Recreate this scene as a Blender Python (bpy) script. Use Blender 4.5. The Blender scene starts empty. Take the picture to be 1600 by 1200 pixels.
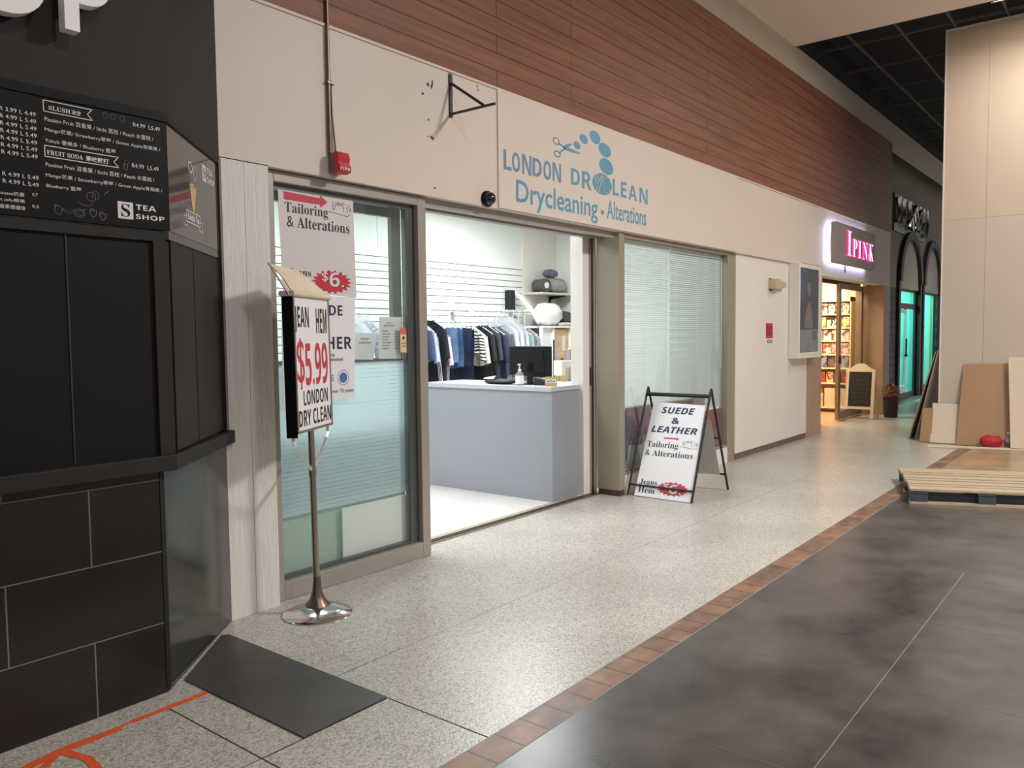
import bpy, bmesh, math, random
from mathutils import Vector, Matrix, Euler
C = bpy.context.scene
COL = C.collection
random.seed(7)
R = math.radians

# ------------------------------------------------------------------ camera
cam = bpy.data.cameras.new('camera')
camo = bpy.data.objects.new('camera', cam)
COL.objects.link(camo)
C.camera = camo
yaw, pit, rol = R(51.525), R(-3.405), R(-0.62)
fwd = Vector((math.sin(yaw) * math.cos(pit), math.cos(yaw) * math.cos(pit), math.sin(pit)))
rt = Vector((math.cos(yaw), -math.sin(yaw), 0))
up = rt.cross(fwd)
r2 = rt * math.cos(rol) + up * math.sin(rol)
u2 = up * math.cos(rol) - rt * math.sin(rol)
mw = Matrix((r2, u2, -fwd)).transposed().to_4x4()
mw.translation = (0, 0, 1.5)
camo.matrix_world = mw
cam.sensor_width = 36
cam.lens = 1256.0 / 1600 * 36
cam.clip_start = 0.05
cam.clip_end = 200

# ------------------------------------------------------------------ world, view, large lights
wd = bpy.data.worlds.new('world')
C.world = wd
wd.use_nodes = True
wd.node_tree.nodes['Background'].inputs[0].default_value = (1.0, 0.97, 0.95, 1)
wd.node_tree.nodes['Background'].inputs[1].default_value = 0.43
C.view_settings.view_transform = 'Standard'
C.view_settings.look = 'None'
C.view_settings.exposure = 0.0
C.view_settings.gamma = 1.0
C.view_settings.use_curve_mapping = False


def area(name, loc, sx, sy, power, col, rot=(0, 0, 0), spread=180):
    l = bpy.data.lights.new(name, 'AREA')
    l.shape = 'RECTANGLE'
    l.size, l.size_y, l.energy, l.color = sx, sy, power, col
    l.spread = R(spread)
    o = bpy.data.objects.new(name, l)
    o.location = loc
    o.rotation_euler = rot
    COL.objects.link(o)
    return o


WARM = (1.0, 0.965, 0.935)
area('hall_lamp_light', (11.05, 0.55, 5.19), 0.22, 2.0, 58, WARM)
area('hall_lamp_light', (6.2, -1.6, 5.24), 0.6, 1.2, 430, WARM)
area('hall_lamp_light', (1.5, -2.2, 5.24), 0.6, 1.2, 105, WARM)
area('shop_lamp_light', (3.9, 5.1, 2.93), 1.2, 0.6, 52, (0.95, 1.0, 1.0))
area('shop_lamp_light', (6.6, 5.1, 2.93), 1.2, 0.6, 80, (0.95, 1.0, 1.0))
area('pink_shop_light', (14.3, 4.85, 2.93), 1.8, 0.7, 120, (1.0, 0.86, 0.66))
area('arcade_light', (19.2, 5.4, 2.9), 2.6, 0.6, 170, (0.5, 1.0, 0.95))
area('arcade_light', (22.3, 5.4, 2.9), 2.0, 0.6, 150, (0.5, 1.0, 0.95))
area('hall_lamp_light', (21.0, 0.6, 5.42), 0.6, 1.2, 150, WARM, spread=130)  # unseen lamp added to lift the dark arcade wall and chrome sign

# ------------------------------------------------------------------ helpers


def lin(c):
    return tuple(((x / 255) / 12.92 if x / 255 <= 0.04045 else ((x / 255 + 0.055) / 1.055) ** 2.4) for x in c) + (1,)


def nmat(name):
    m = bpy.data.materials.new(name)
    m.use_nodes = True
    nt = m.node_tree
    return m, nt, nt.nodes, nt.links, nt.nodes['Principled BSDF']


def paint(name, rgb, rough=0.5, var=0.08, scale=4, bump=0.0, bscale=60, metal=0.0, spec=0.5, stretch=(1, 1, 1), coat=0.0, alpha=1.0):
    m, nt, N, L, p = nmat(name)
    p.inputs['Roughness'].default_value = rough
    p.inputs['Metallic'].default_value = metal
    p.inputs['Specular IOR Level'].default_value = spec
    p.inputs['Coat Weight'].default_value = coat
    p.inputs['Alpha'].default_value = alpha
    tc = N.new('ShaderNodeTexCoord')
    mp = N.new('ShaderNodeMapping')
    mp.inputs['Scale'].default_value = stretch
    L.new(tc.outputs['Object'], mp.inputs[0])
    no = N.new('ShaderNodeTexNoise')
    no.inputs['Scale'].default_value = scale
    no.inputs['Detail'].default_value = 5
    L.new(mp.outputs[0], no.inputs['Vector'])
    mx = N.new('ShaderNodeMix')
    mx.data_type = 'RGBA'
    c = lin(rgb)
    mx.inputs[6].default_value = tuple(max(0, x * (1 - var * 2)) for x in c[:3]) + (1,)
    mx.inputs[7].default_value = tuple(min(1, x * (1 + var * 2)) for x in c[:3]) + (1,)
    L.new(no.outputs[0], mx.inputs[0])
    L.new(mx.outputs[2], p.inputs['Base Color'])
    if bump:
        n2 = N.new('ShaderNodeTexNoise')
        n2.inputs['Scale'].default_value = bscale
        n2.inputs['Detail'].default_value = 3
        L.new(mp.outputs[0], n2.inputs['Vector'])
        b = N.new('ShaderNodeBump')
        b.inputs['Strength'].default_value = bump
        b.inputs['Distance'].default_value = 0.01
        L.new(n2.outputs[0], b.inputs['Height'])
        L.new(b.outputs[0], p.inputs['Normal'])
    return m


def glow(name, rgb, power):
    m, nt, N, L, p = nmat(name)
    p.inputs['Base Color'].default_value = lin(rgb)
    p.inputs['Emission Color'].default_value = lin(rgb)
    p.inputs['Emission Strength'].default_value = power
    return m


def glass(name, tint, refl=1.0, rough=0.0, haze=0.0, hazecol=(200, 215, 212)):
    """thin pane: clear with a tint, mirror by fresnel, optional dusty film"""
    m, nt, N, L, p = nmat(name)
    N.remove(p)
    out = N['Material Output']
    t = N.new('ShaderNodeBsdfTransparent')
    t.inputs[0].default_value = lin(tint)
    g = N.new('ShaderNodeBsdfGlossy')
    g.inputs['Roughness'].default_value = rough
    fr = N.new('ShaderNodeLayerWeight')
    pw = N.new('ShaderNodeMath')
    pw.operation = 'POWER'
    pw.inputs[1].default_value = 5.0
    L.new(fr.outputs['Facing'], pw.inputs[0])
    mu = N.new('ShaderNodeMath')
    mu.operation = 'MULTIPLY_ADD'
    mu.inputs[1].default_value = 0.9 * refl
    mu.inputs[2].default_value = 0.045 * refl
    L.new(pw.outputs[0], mu.inputs[0])
    mx = N.new('ShaderNodeMixShader')
    L.new(mu.outputs[0], mx.inputs[0])
    if haze:
        d = N.new('ShaderNodeBsdfDiffuse')
        d.inputs[0].default_value = lin(hazecol)
        tr = N.new('ShaderNodeBsdfTranslucent')
        tr.inputs[0].default_value = lin(hazecol)
        m2 = N.new('ShaderNodeMixShader')
        m2.inputs[0].default_value = 0.5
        L.new(d.outputs[0], m2.inputs[1])
        L.new(tr.outputs[0], m2.inputs[2])
        m3 = N.new('ShaderNodeMixShader')
        m3.inputs[0].default_value = haze
        L.new(t.outputs[0], m3.inputs[1])
        L.new(m2.outputs[0], m3.inputs[2])
        L.new(m3.outputs[0], mx.inputs[1])
    else:
        L.new(t.outputs[0], mx.inputs[1])
    L.new(g.outputs[0], mx.inputs[2])
    L.new(mx.outputs[0], out.inputs[0])
    return m


def thinmat(name, rgb, back=0.5):
    """thin slat or board that lets some light through"""
    m, nt, N, L, p = nmat(name)
    N.remove(p)
    d = N.new('ShaderNodeBsdfDiffuse')
    t = N.new('ShaderNodeBsdfTranslucent')
    d.inputs[0].default_value = t.inputs[0].default_value = lin(rgb)
    mx = N.new('ShaderNodeMixShader')
    mx.inputs[0].default_value = back
    L.new(d.outputs[0], mx.inputs[1])
    L.new(t.outputs[0], mx.inputs[2])
    L.new(mx.outputs[0], N['Material Output'].inputs[0])
    return m


class Fr:
    """a plane to draw on: origin, two axes, normal"""

    def __init__(s, o, u, v):
        s.o, s.u, s.v = Vector(o), Vector(u).normalized(), Vector(v).normalized()
        s.n = s.u.cross(s.v)

    def p(s, a, b, c=0.0):
        return s.o + s.u * a + s.v * b + s.n * c


def FY(y):
    return Fr((0, y, 0), (1, 0, 0), (0, 0, 1))


class B:
    def __init__(s):
        s.v, s.f = [], []

    def add(s, vs, fs):
        k = len(s.v)
        s.v += [Vector(x) for x in vs]
        s.f += [tuple(i + k for i in f) for f in fs]
        return s

    def box(s, x0, y0, z0, x1, y1, z1):
        x0, x1 = sorted((x0, x1)); y0, y1 = sorted((y0, y1)); z0, z1 = sorted((z0, z1))
        return s.add([(x0, y0, z0), (x1, y0, z0), (x1, y1, z0), (x0, y1, z0), (x0, y0, z1), (x1, y0, z1), (x1, y1, z1), (x0, y1, z1)],
                     [(0, 3, 2, 1), (4, 5, 6, 7), (0, 1, 5, 4), (1, 2, 6, 5), (2, 3, 7, 6), (3, 0, 4, 7)])

    def fbox(s, fr, a0, b0, c0, a1, b1, c1):
        return s.prism(fr, [(a0, b0), (a1, b0), (a1, b1), (a0, b1)], c0, c1)

    def prism(s, fr, poly, c0, c1):
        n = len(poly)
        ar = sum(poly[i][0] * poly[(i + 1) % n][1] - poly[(i + 1) % n][0] * poly[i][1] for i in range(n))
        if ar < 0:
            poly = poly[::-1]
        c0, c1 = sorted((c0, c1))
        vs = [fr.p(a, b, c0) for a, b in poly] + [fr.p(a, b, c1) for a, b in poly]
        fs = [tuple(range(n - 1, -1, -1)), tuple(range(n, 2 * n))] + [(i, (i + 1) % n, n + (i + 1) % n, n + i) for i in range(n)]
        return s.add(vs, fs)

    def tube(s, pts, r, n=10):
        pts = [Vector(p) for p in pts]
        rs = r if isinstance(r, (list, tuple)) else [r] * len(pts)
        vs, fs = [], []
        pr = None
        for i, p in enumerate(pts):
            d = (pts[min(i + 1, len(pts) - 1)] - pts[max(i - 1, 0)]).normalized()
            a = d.cross(Vector((0, 0, 1)) if abs(d.z) < 0.95 else Vector((1, 0, 0))).normalized() if pr is None else (pr - d * pr.dot(d)).normalized()
            pr = a
            b = d.cross(a)
            for k in range(n):
                t = 2 * math.pi * k / n
                vs.append(p + (a * math.cos(t) + b * math.sin(t)) * rs[i])
        for i in range(len(pts) - 1):
            for k in range(n):
                fs.append((i * n + k, i * n + (k + 1) % n, (i + 1) * n + (k + 1) % n, (i + 1) * n + k))
        fs.append(tuple(range(n - 1, -1, -1)))
        fs.append(tuple(range((len(pts) - 1) * n, len(pts) * n)))
        return s.add(vs, fs)

    def lathe(s, prof, c, n=32, ax=None):
        """prof: (r, h) from bottom to top about c along ax"""
        az = Vector(ax or (0, 0, 1)).normalized()
        a = az.cross(Vector((1, 0, 0)) if abs(az.x) < 0.9 else Vector((0, 1, 0))).normalized()
        b = az.cross(a)
        c = Vector(c)
        vs, fs = [], []
        for r, h in prof:
            for k in range(n):
                t = 2 * math.pi * k / n
                vs.append(c + az * h + (a * math.cos(t) + b * math.sin(t)) * r)
        for i in range(len(prof) - 1):
            for k in range(n):
                fs.append((i * n + k, i * n + (k + 1) % n, (i + 1) * n + (k + 1) % n, (i + 1) * n + k))
        fs.append(tuple(range(n - 1, -1, -1)))
        fs.append(tuple(range((len(prof) - 1) * n, len(prof) * n)))
        return s.add(vs, fs)

    def ball(s, c, r, nu=20, nv=12, fn=None):
        c = Vector(c)
        r = r if isinstance(r, (tuple, list)) else (r, r, r)
        vs, fs = [], []
        for j in range(nv + 1):
            ph = math.pi * j / nv - math.pi / 2
            for i in range(nu):
                th = 2 * math.pi * i / nu
                d = Vector((math.cos(ph) * math.cos(th), math.cos(ph) * math.sin(th), math.sin(ph)))
                k = fn(d) if fn else 1.0
                vs.append(c + Vector((d.x * r[0], d.y * r[1], d.z * r[2])) * k)
        for j in range(nv):
            for i in range(nu):
                fs.append((j * nu + i, j * nu + (i + 1) % nu, (j + 1) * nu + (i + 1) % nu, (j + 1) * nu + i))
        return s.add(vs, fs)

    def grid(s, fn, nu, nv, close=False):
        vs = [fn(i / nu, j / nv) for j in range(nv + 1) for i in range(nu + 1)]
        fs = [(j * (nu + 1) + i, j * (nu + 1) + i + 1, (j + 1) * (nu + 1) + i + 1, (j + 1) * (nu + 1) + i) for j in range(nv) for i in range(nu)]
        return s.add(vs, fs)

    def stroke(s, fr, pts, w, c0=0.0, c1=0.001):
        for (a, b), (d, e) in zip(pts, pts[1:]):
            q = Vector((d - a, e - b))
            if q.length < 1e-6:
                continue
            q.normalize()
            x, y = -q.y * w / 2, q.x * w / 2
            ex, ey = q.x * w / 4, q.y * w / 4
            s.prism(fr, [(a + x - ex, b + y - ey), (a - x - ex, b - y - ey), (d - x + ex, e - y + ey), (d + x + ex, e + y + ey)], c0, c1)
        return s

    def ellipse(s, fr, a, b, ra, rb, rot=0, c0=0.0, c1=0.001, n=28):
        cs, sn = math.cos(rot), math.sin(rot)
        return s.prism(fr, [(a + ra * math.cos(t) * cs - rb * math.sin(t) * sn, b + ra * math.cos(t) * sn + rb * math.sin(t) * cs)
                            for t in (2 * math.pi * k / n for k in range(n))], c0, c1)

    def ring(s, fr, a, b, ra, rb, w, c0=0.0, c1=0.001, n=28, t0=0, t1=2 * math.pi):
        pts = [(a + ra * math.cos(t0 + (t1 - t0) * k / n), b + rb * math.sin(t0 + (t1 - t0) * k / n)) for k in range(n + 1)]
        return s.stroke(fr, pts, w, c0, c1)

    def text(s, fr, body, a0, b0, a1, b1, c=0.001, off=0.0, style=None):
        """lettering fitted into the box (a0,b0)-(a1,b1) on the plane"""
        vs, fs = glyphs(styled(body, style), off)
        xs = [v[0] for v in vs]; ys = [v[1] for v in vs]
        x0, x1, y0, y1 = min(xs), max(xs), min(ys), max(ys)
        sx, sy = (a1 - a0) / (x1 - x0), (b1 - b0) / (y1 - y0)
        return s.add([fr.p(a0 + (x - x0) * sx, b0 + (y - y0) * sy, c) for x, y in vs], fs)


def styled(t, style):
    if not style:
        return t
    up_, lo, dg = {'serif': (0x1D400, 0x1D41A, 0x1D7CE), 'sans': (0x1D5D4, 0x1D5EE, 0x1D7EC), 'slant': (0x1D63C, 0x1D656, None), 'script': (0x1D468, 0x1D482, None)}[style]
    o = ''
    for ch in t:
        if 'A' <= ch <= 'Z': o += chr(up_ + ord(ch) - 65)
        elif 'a' <= ch <= 'z': o += chr(lo + ord(ch) - 97)
        elif ch.isdigit() and dg: o += chr(dg + ord(ch) - 48)
        else: o += ch
    return o


_gl = {}


def glyphs(body, off):
    key = (body, off)
    if key not in _gl:
        cu = bpy.data.curves.new('lettering', 'FONT')
        cu.body = body
        cu.offset = off
        cu.resolution_u = 3
        ob = bpy.data.objects.new('lettering', cu)
        COL.objects.link(ob)
        me = bpy.data.meshes.new_from_object(ob.evaluated_get(bpy.context.evaluated_depsgraph_get()))
        _gl[key] = ([(v.co.x, v.co.y) for v in me.vertices], [tuple(p.vertices) for p in me.polygons])
        bpy.data.objects.remove(ob)
        bpy.data.curves.remove(cu)
        bpy.data.meshes.remove(me)
    return _gl[key]


def root_loc(o):
    l = Vector((0, 0, 0))
    while o is not None:
        l += o.location
        o = o.parent
    return l


def make(name, b, mat, parent=None, smooth=False, bev=0.0, label=None, stuff=False):
    """ONE mesh object from a builder; as a part its origin is its thing's base"""
    if parent is not None:
        base = root_loc(parent)
    else:
        xs = [v.x for v in b.v]; ys = [v.y for v in b.v]; zs = [v.z for v in b.v]
        base = Vector(((min(xs) + max(xs)) / 2, (min(ys) + max(ys)) / 2, min(zs)))
    me = bpy.data.meshes.new(name)
    me.from_pydata([tuple(v - base) for v in b.v], [], b.f)
    bm = bmesh.new()
    bm.from_mesh(me)
    bmesh.ops.recalc_face_normals(bm, faces=bm.faces)
    bm.to_mesh(me)
    bm.free()
    if smooth:
        for p in me.polygons:
            p.use_smooth = True
        if smooth != 'all':
            me.set_sharp_from_angle(angle=R(40))
    me.materials.append(mat)
    o = bpy.data.objects.new(name, me)
    COL.objects.link(o)
    if parent is not None:
        o.parent = parent
    else:
        o.location = base
    if bev:
        md = o.modifiers.new('bevel', 'BEVEL')
        md.width = bev
        md.segments = 2
        md.limit_method = 'ANGLE'
        md.angle_limit = R(40)
    if label:
        o['label'] = label
    if stuff:
        o['kind'] = 'stuff'
    return o


def thing(name, label, cat, loc, group=None):
    o = bpy.data.objects.new(name, None)
    o.empty_display_size = 0.1
    COL.objects.link(o)
    o.location = loc
    o['label'], o['category'] = label, cat
    if group:
        o['group'] = group
    return o


def tag(o, label, cat, group=None):
    o['label'], o['category'] = label, cat
    if group:
        o['group'] = group
    return o


def struct(name, b, mat, parent=None, **k):
    o = make(name, b, mat, parent, **k)
    if parent is None:
        o['kind'] = 'structure'
    return o


def copy_thing(src, loc, label=None):
    r = src.copy()
    COL.objects.link(r)
    r.location = loc
    if label:
        r['label'] = label
    for ch in list(src.children):
        c = ch.copy()
        COL.objects.link(c)
        c.parent = r
        for g in list(ch.children):
            d = g.copy()
            COL.objects.link(d)
            d.parent = c
    return r


def brickmat(name, c1, c2, cm, bw, rh, mortar, ax=('X', 'Z'), off=(0, 0), rough=0.5, shift=0.5, grain=0.0, gscale=(1, 1, 1), bump=0.2, spec=0.5, freq=2):
    m, nt, N, L, p = nmat(name)
    p.inputs['Roughness'].default_value = rough
    p.inputs['Specular IOR Level'].default_value = spec
    g = N.new('ShaderNodeNewGeometry')
    sp = N.new('ShaderNodeSeparateXYZ')
    L.new(g.outputs['Position'], sp.inputs[0])
    cb = N.new('ShaderNodeCombineXYZ')
    for i in (0, 1):
        a = N.new('ShaderNodeMath')
        a.operation = 'SUBTRACT'
        a.inputs[1].default_value = off[i]
        L.new(sp.outputs[ax[i]], a.inputs[0])
        L.new(a.outputs[0], cb.inputs[i])
    br = N.new('ShaderNodeTexBrick')
    br.offset = shift
    br.offset_frequency = freq
    br.inputs['Scale'].default_value = 1.0
    br.inputs['Brick Width'].default_value = bw
    br.inputs['Row Height'].default_value = rh
    br.inputs['Mortar Size'].default_value = mortar
    br.inputs['Mortar Smooth'].default_value = 0.1
    br.inputs['Color1'].default_value = lin(c1)
    br.inputs['Color2'].default_value = lin(c2)
    br.inputs['Mortar'].default_value = lin(cm)
    L.new(cb.outputs[0], br.inputs['Vector'])
    col = br.outputs['Color']
    if grain:
        mp = N.new('ShaderNodeMapping')
        mp.inputs['Scale'].default_value = gscale
        L.new(g.outputs['Position'], mp.inputs[0])
        no = N.new('ShaderNodeTexNoise')
        no.inputs['Scale'].default_value = 1
        no.inputs['Detail'].default_value = 6
        L.new(mp.outputs[0], no.inputs['Vector'])
        mr = N.new('ShaderNodeMapRange')
        mr.inputs[1].default_value, mr.inputs[2].default_value = 0.3, 0.7
        mr.inputs[3].default_value, mr.inputs[4].default_value = 1 - grain, 1 + grain
        L.new(no.outputs[0], mr.inputs[0])
        mx = N.new('ShaderNodeMix')
        mx.data_type = 'RGBA'
        mx.blend_type = 'MULTIPLY'
        mx.inputs[0].default_value = 1
        L.new(col, mx.inputs[6])
        L.new(mr.outputs[0], mx.inputs[7])
        col = mx.outputs[2]
    L.new(col, p.inputs['Base Color'])
    if bump:
        b = N.new('ShaderNodeBump')
        b.inputs['Strength'].default_value = bump
        b.inputs['Distance'].default_value = 0.01
        b.invert = True
        L.new(br.outputs['Fac'], b.inputs['Height'])
        L.new(b.outputs[0], p.inputs['Normal'])
    return m


def aggregate():
    m, nt, N, L, p = nmat('pebble_floor')
    p.inputs['Roughness'].default_value = 0.28
    p.inputs['Specular IOR Level'].default_value = 0.45
    g = N.new('ShaderNodeNewGeometry')
    vo = N.new('ShaderNodeTexVoronoi')
    vo.inputs['Scale'].default_value = 130
    L.new(g.outputs['Position'], vo.inputs['Vector'])
    cr = N.new('ShaderNodeValToRGB')
    e = cr.color_ramp.elements
    e[0].position, e[0].color = 0.0, lin((176, 172, 164))
    e[1].position, e[1].color = 1.0, lin((219, 214, 206))
    for pos, c in ((0.12, (156, 151, 143)), (0.3, (195, 191, 182)), (0.7, (205, 200, 191))):
        x = e.new(pos)
        x.color = lin(c)
    sp = N.new('ShaderNodeSeparateColor')
    L.new(vo.outputs['Color'], sp.inputs[0])
    L.new(sp.outputs[0], cr.inputs[0])
    dk = N.new('ShaderNodeMapRange')
    dk.inputs[1].default_value, dk.inputs[2].default_value = 0.35, 0.75
    dk.inputs[3].default_value, dk.inputs[4].default_value = 1.0, 0.72
    L.new(vo.outputs['Distance'], dk.inputs[0])
    mx = N.new('ShaderNodeMix')
    mx.data_type = 'RGBA'
    mx.blend_type = 'MULTIPLY'
    mx.inputs[0].default_value = 1
    L.new(cr.outputs[0], mx.inputs[6])
    L.new(dk.outputs[0], mx.inputs[7])
    no = N.new('ShaderNodeTexNoise')
    no.inputs['Scale'].default_value = 1.3
    no.inputs['Detail'].default_value = 6
    L.new(g.outputs['Position'], no.inputs['Vector'])
    mr = N.new('ShaderNodeMapRange')
    mr.inputs[1].default_value, mr.inputs[2].default_value = 0.3, 0.7
    mr.inputs[3].default_value, mr.inputs[4].default_value = 0.86, 1.06
    L.new(no.outputs[0], mr.inputs[0])
    m2 = N.new('ShaderNodeMix')
    m2.data_type = 'RGBA'
    m2.blend_type = 'MULTIPLY'
    m2.inputs[0].default_value = 1
    L.new(mx.outputs[2], m2.inputs[6])
    L.new(mr.outputs[0], m2.inputs[7])
    L.new(m2.outputs[2], p.inputs['Base Color'])
    b = N.new('ShaderNodeBump')
    b.inputs['Strength'].default_value = 0.16
    b.inputs['Distance'].default_value = 0.004
    b.invert = True
    L.new(vo.outputs['Distance'], b.inputs['Height'])
    L.new(b.outputs[0], p.inputs['Normal'])
    return m


def dark_floor():
    m, nt, N, L, p = nmat('dark_slab_floor')
    g = N.new('ShaderNodeNewGeometry')
    no = N.new('ShaderNodeTexNoise')
    no.inputs['Scale'].default_value = 2.3
    no.inputs['Detail'].default_value = 8
    no.inputs['Roughness'].default_value = 0.62
    L.new(g.outputs['Position'], no.inputs['Vector'])
    cr = N.new('ShaderNodeValToRGB')
    e = cr.color_ramp.elements
    e[0].position, e[0].color = 0.32, lin((54, 51, 51))
    e[1].position, e[1].color = 0.72, lin((99, 93, 90))
    L.new(no.outputs[0], cr.inputs[0])
    # pale plaster dust tracked about near the building site
    sx = N.new('ShaderNodeSeparateXYZ')
    L.new(g.outputs['Position'], sx.inputs[0])
    ms = N.new('ShaderNodeMapRange')
    ms.inputs[1].default_value, ms.inputs[2].default_value = 7.2, 10.5
    L.new(sx.outputs['X'], ms.inputs[0])
    n2 = N.new('ShaderNodeTexNoise')
    n2.inputs['Scale'].default_value = 3
    n2.inputs['Detail'].default_value = 6
    L.new(g.outputs['Position'], n2.inputs['Vector'])
    mm = N.new('ShaderNodeMath')
    mm.operation = 'MULTIPLY'
    L.new(ms.outputs[0], mm.inputs[0])
    L.new(n2.outputs[0], mm.inputs[1])
    m3 = N.new('ShaderNodeMath')
    m3.operation = 'MULTIPLY'
    m3.use_clamp = True
    m3.inputs[1].default_value = 1.6
    L.new(mm.outputs[0], m3.inputs[0])
    mx = N.new('ShaderNodeMix')
    mx.data_type = 'RGBA'
    L.new(m3.outputs[0], mx.inputs[0])
    L.new(cr.outputs[0], mx.inputs[6])
    mx.inputs[7].default_value = lin((176, 150, 118))
    L.new(mx.outputs[2], p.inputs['Base Color'])
    rr = N.new('ShaderNodeMapRange')
    rr.inputs[3].default_value, rr.inputs[4].default_value = 0.2, 0.42
    L.new(no.outputs[0], rr.inputs[0])
    L.new(rr.outputs[0], p.inputs['Roughness'])
    return m


M_ = {}
P = paint
M_['pebble'] = aggregate()
M_['slab'] = dark_floor()
M_['joint'] = P('joint_dark', (70, 62, 54), 0.7)
M_['joint_pale'] = P('joint_pale', (150, 142, 132), 0.6)
M_['brick'] = brickmat('border_brick', (142, 106, 82), (112, 88, 74), (82, 68, 58), 0.155, 0.5, 0.006, ('X', 'Y'), (0.09, 1.62), 0.42, 0.0, 0.45, (5, 9, 1), 0.3)
M_['fascia'] = P('fascia_paint', (217, 204, 193), 0.55, 0.03, 1.2)
M_['signboard'] = P('sign_board_paint', (217, 202, 191), 0.45, 0.02, 1.0)
M_['wood'] = brickmat('plank_cladding', (135, 89, 71), (131, 86, 69), (72, 43, 33), 2.6, 0.1255, 0.004, ('X', 'Z'), (0.4, 3.31), 0.5, 0.37, 0.22, (1.2, 8, 26), 0.25, 0.3)
M_['ceil'] = P('ceiling_paint', (232, 222, 210), 0.7, 0.03, 0.8)
M_['blackceil'] = P('black_void', (34, 34, 38), 0.9, 0.05)
M_['grid'] = P('grid_metal', (84, 84, 88), 0.5)
M_['pillar'] = P('painted_boards', (226, 222, 216), 0.55, 0.08, 5, 0.6, 18, stretch=(9, 9, 0.6))
M_['white'] = P('white_wall', (228, 222, 215), 0.5, 0.03, 1)
M_['whiteint'] = P('shop_wall', (236, 238, 234), 0.5, 0.01)
M_['slat'] = P('slat_white', (240, 240, 236), 0.45, 0.01)
M_['gap'] = P('groove_grey', (78, 76, 74), 0.8)
M_['alu'] = P('bronze_aluminium', (162, 155, 147), 0.4, 0.05, 6, metal=0.25)
M_['aludark'] = P('dark_aluminium', (96, 100, 100), 0.35, 0.05, 6, metal=0.6)
M_['chrome'] = P('chrome', (222, 220, 218), 0.14, 0.02, 6, metal=1.0)
M_['steel'] = P('brushed_steel', (170, 160, 150), 0.28, 0.1, 12, metal=1.0)
M_['rustysteel'] = P('worn_steel', (120, 104, 92), 0.36, 0.25, 16, metal=0.9)
M_['tan'] = P('tan_paint', (148, 137, 120), 0.42, 0.05, 3)
M_['black'] = P('black_paint', (20, 20, 21), 0.45, 0.1, 4, spec=0.15)
M_['blackmatte'] = P('charcoal_paint', (42, 40, 39), 0.6, 0.08, 3, spec=0.25)
M_['blackpanel'] = P('black_panel', (22, 21, 21), 0.5, 0.1, 3, spec=0.2)
M_['blackgloss'] = P('black_gloss', (46, 45, 45), 0.12, 0.1, 3, spec=0.7)
M_['ktile'] = brickmat('black_tile', (31, 29, 28), (36, 33, 32), (112, 106, 98), 0.612, 0.305, 0.0028, ('X', 'Z'), (1.1, 0.0), 0.22, 0.5, 0.2, (3, 3, 3), 0.15, 0.5)
M_['ktile2'] = brickmat('black_tile_polished', (40, 40, 40), (46, 46, 45), (30, 29, 28), 0.45, 0.305, 0.004, ('X', 'Z'), (1.86, 0.0), 0.14, 0.5, 0.15, (3, 3, 3), 0.1, 0.8)
M_['greytext'] = P('menu_print', (228, 224, 218), 0.6)
M_['dimtext'] = P('chalk_print', (118, 115, 112), 0.6)
M_['lettertext'] = P('letter_white', (252, 250, 248), 0.35, 0.02)
M_['blue'] = P('sign_blue', (86, 150, 178), 0.4, 0.04, 10)
M_['bluegrey'] = P('sign_blue_grey', (104, 138, 168), 0.4, 0.12, 12)
M_['paper'] = P('paper', (226, 218, 222), 0.55, 0.03, 2)
M_['paperdim'] = P('paper_pink_grey', (218, 209, 211), 0.55, 0.03, 2)
M_['poster'] = P('poster_white', (236, 234, 238), 0.4, 0.02, 2)
M_['ink'] = P('ink_black', (30, 28, 32), 0.5)
M_['navy'] = P('ink_navy', (32, 38, 84), 0.5)
M_['red'] = P('ink_red', (196, 44, 62), 0.45, 0.04)
M_['greyink'] = P('ink_grey', (150, 150, 152), 0.6)
M_['inkblue'] = P('ink_blue', (84, 110, 170), 0.5)
M_['winglass'] = glass('window_glass', (249, 252, 252), 1.0, 0.0, 0.05, (205, 216, 214))
M_['clear'] = glass('clear_glass', (248, 251, 249), 0.9)
M_['matrub'] = brickmat('ribbed_rubber', (78, 74, 72), (72, 69, 67), (46, 44, 43), 4.0, 0.012, 0.003, ('X', 'Y'), (0, 0), 0.42, 0.0, 0.4, (2.2, 2.2, 3), 0.5)
M_['orange'] = P('marking_paint', (226, 98, 50), 0.6, 0.14, 30)
M_['counter'] = P('counter_laminate', (146, 150, 159), 0.35, 0.02, 2)
M_['countertop'] = P('counter_top', (184, 186, 191), 0.3, 0.02, 2)
M_['shopfloor'] = brickmat('shop_vinyl', (226, 220, 218), (218, 212, 212), (196, 190, 188), 0.305, 0.305, 0.002, ('X', 'Y'), (0, 4.1), 0.3, 0.0, 0.06, (3, 3, 3), 0.05)
M_['screen'] = P('monitor_black', (22, 24, 28), 0.3)
M_['rubber'] = P('black_rubber', (24, 24, 25), 0.6)
M_['firered'] = P('alarm_red', (196, 40, 46), 0.35)
M_['greybox'] = P('grey_enamel', (120, 110, 104), 0.45)
M_['iron'] = P('dark_iron', (58, 46, 42), 0.5, 0.15, 20)
M_['blind'] = P('blind_slat', (214, 220, 216), 0.4, 0.02, 2)
M_['canvas'] = P('stained_canvas', (222, 208, 184), 0.7, 0.14, 6, 0.2, 80)
M_['beigeplastic'] = P('beige_plastic', (192, 176, 142), 0.4)
M_['hoard'] = P('hoarding_paint', (206, 187, 166), 0.6, 0.03, 0.7)
M_['drywall'] = P('plasterboard_white', (216, 200, 180), 0.65, 0.03, 3)
M_['board'] = P('brown_board', (170, 134, 103), 0.65, 0.05, 3)
M_['sheetdark'] = P('dark_sheet', (44, 38, 36), 0.6, 0.1, 2)
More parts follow.
